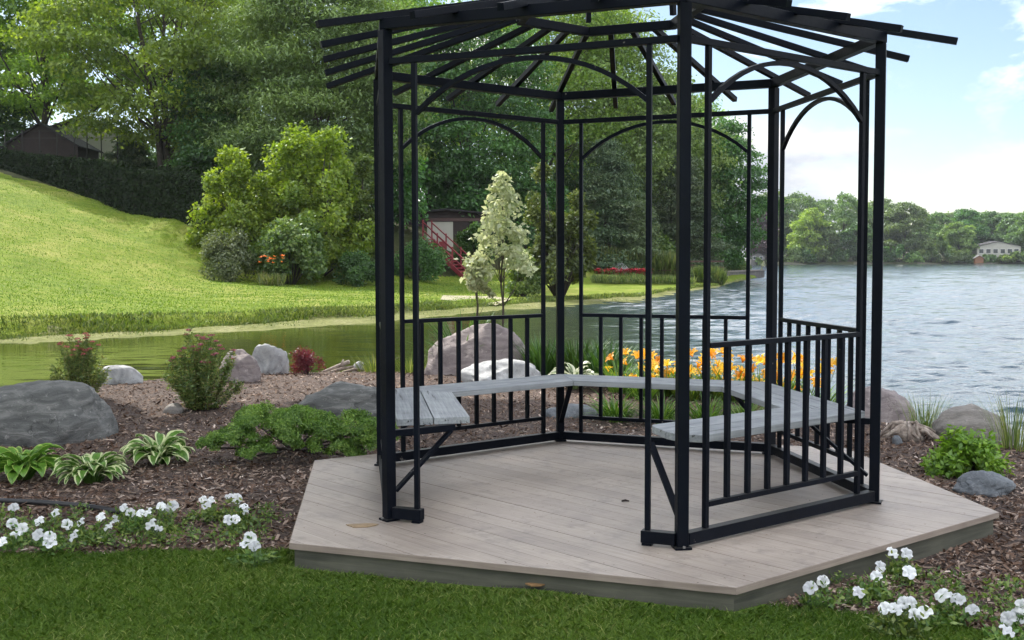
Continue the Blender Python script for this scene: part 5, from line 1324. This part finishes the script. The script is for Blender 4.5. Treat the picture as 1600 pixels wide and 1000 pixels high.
# big shade tree standing just outside the picture on the left; it keeps deck and near bed in open shade
sh = tree('shade_tree', 'large shade tree beside the garden, outside the left picture edge', 'tree', (-11.0, 9.6, -.3), 13.6, 8.0, 8.2, LF['maple'], nclump=250, nleaf=95000, ls=.52, seed=150, profile='dome', lean=(8.4, 6.6), qmin=5, trunk_r=.38, lw=.75, flat=.6)

# ------------------------------------------------------------------ light, sky, camera
SUN_EL, SUN_AZ = math.radians(45), math.atan2(-.56, .83)   # azimuth from +y towards +x
sd = Vector((math.sin(SUN_AZ)*math.cos(SUN_EL), math.cos(SUN_AZ)*math.cos(SUN_EL), math.sin(SUN_EL)))
sun = bpy.data.lights.new('sun', 'SUN'); sun.energy = 2.6; sun.angle = math.radians(.5); sun.color = (1, .95, .86)
so = bpy.data.objects.new('sun', sun); C.objects.link(so); so.rotation_euler = sd.to_track_quat('Z', 'Y').to_euler(); so.location = sd*50
W = bpy.data.worlds.new('World'); bpy.context.scene.world = W; W.use_nodes = True; nt = W.node_tree; nt.nodes.clear()
out = N(nt, 'ShaderNodeOutputWorld'); bg = N(nt, 'ShaderNodeBackground'); bg.inputs[1].default_value = .062
sky = N(nt, 'ShaderNodeTexSky', sky_type='NISHITA'); sky.sun_disc = False; sky.sun_elevation = SUN_EL; sky.sun_rotation = SUN_AZ; sky.air_density = 1.0; sky.dust_density = .6; sky.ozone_density = 1.2
tc = N(nt, 'ShaderNodeTexCoord'); mp = N(nt, 'ShaderNodeMapping'); mp.inputs['Scale'].default_value = (1, 1, 2.6); mp.inputs['Location'].default_value = (.35, 0, -.06); sz = N(nt, 'ShaderNodeSeparateXYZ'); nt.links.new(tc.outputs['Generated'], sz.inputs[0]); nt.links.new(tc.outputs['Generated'], mp.inputs[0])
cn = noise(nt, 2.6, 9, .58, mp.outputs[0], .25)
cn = math_(nt, 'SUBTRACT', cn, math_(nt, 'MULTIPLY_ADD', sz.outputs[2], .07, .005))
cf = ramp(nt, cn, [(.455, (0, 0, 0)), (.53, (1, 1, 1))])
cs_ = noise(nt, 5.5, 6, .6, mp.outputs[0])
cc = ramp(nt, cs_, [(.36, (4.1, 4.5, 5.2)), (.56, (6.5, 6.4, 6.2))])
cb = math_(nt, 'MULTIPLY_ADD', sz.outputs[2], 10.5, .10, clamp=False)
cb = math_(nt, 'MAXIMUM', cb, 1.0); cv = N(nt, 'ShaderNodeVectorMath', operation='SCALE'); nt.links.new(cc, cv.inputs[0]); nt.links.new(cb, cv.inputs['Scale']); cc = cv.outputs[0]
nt.links.new(mixc(nt, cf, sky.outputs[0], cc), bg.inputs[0]); nt.links.new(bg.outputs[0], out.inputs[0])

m_h, nth, oh = new_mat('thin_summer_haze'); pv = N(nth, 'ShaderNodeVolumePrincipled'); pv.inputs['Color'].default_value = (.86, .92, 1, 1); pv.inputs['Density'].default_value = .0001; pv.inputs['Anisotropy'].default_value = .3
nth.links.new(pv.outputs[0], oh.inputs['Volume'])
hb = MB(); hb.prism([(-880, -880), (880, -880), (880, 880), (-880, 880)], -3.5, 45); tag(hb.build('haze', m_h), 'thin bluish summer haze over the lake', 'haze', kind='stuff')

cam = bpy.data.cameras.new('camera'); co = bpy.data.objects.new('camera', cam); C.objects.link(co)
cam.sensor_width = 36; cam.lens = 36*F/1600; cam.clip_end = 3000; cam.clip_start = .05
co.matrix_world = Matrix.Translation((0, 0, H))@Matrix.Rotation(PI/2-PITCH, 4, 'X')@Matrix.Rotation(-.0028, 4, 'Z')
S = bpy.context.scene; S.camera = co
S.view_settings.view_transform = 'Standard'; S.view_settings.look = 'None'; S.view_settings.exposure = 1.47; S.view_settings.gamma = 1
S.cycles.use_denoising = True; S.cycles.max_bounces = 6; S.cycles.diffuse_bounces = 3; S.cycles.transmission_bounces = 3; S.cycles.transparent_max_bounces = 4
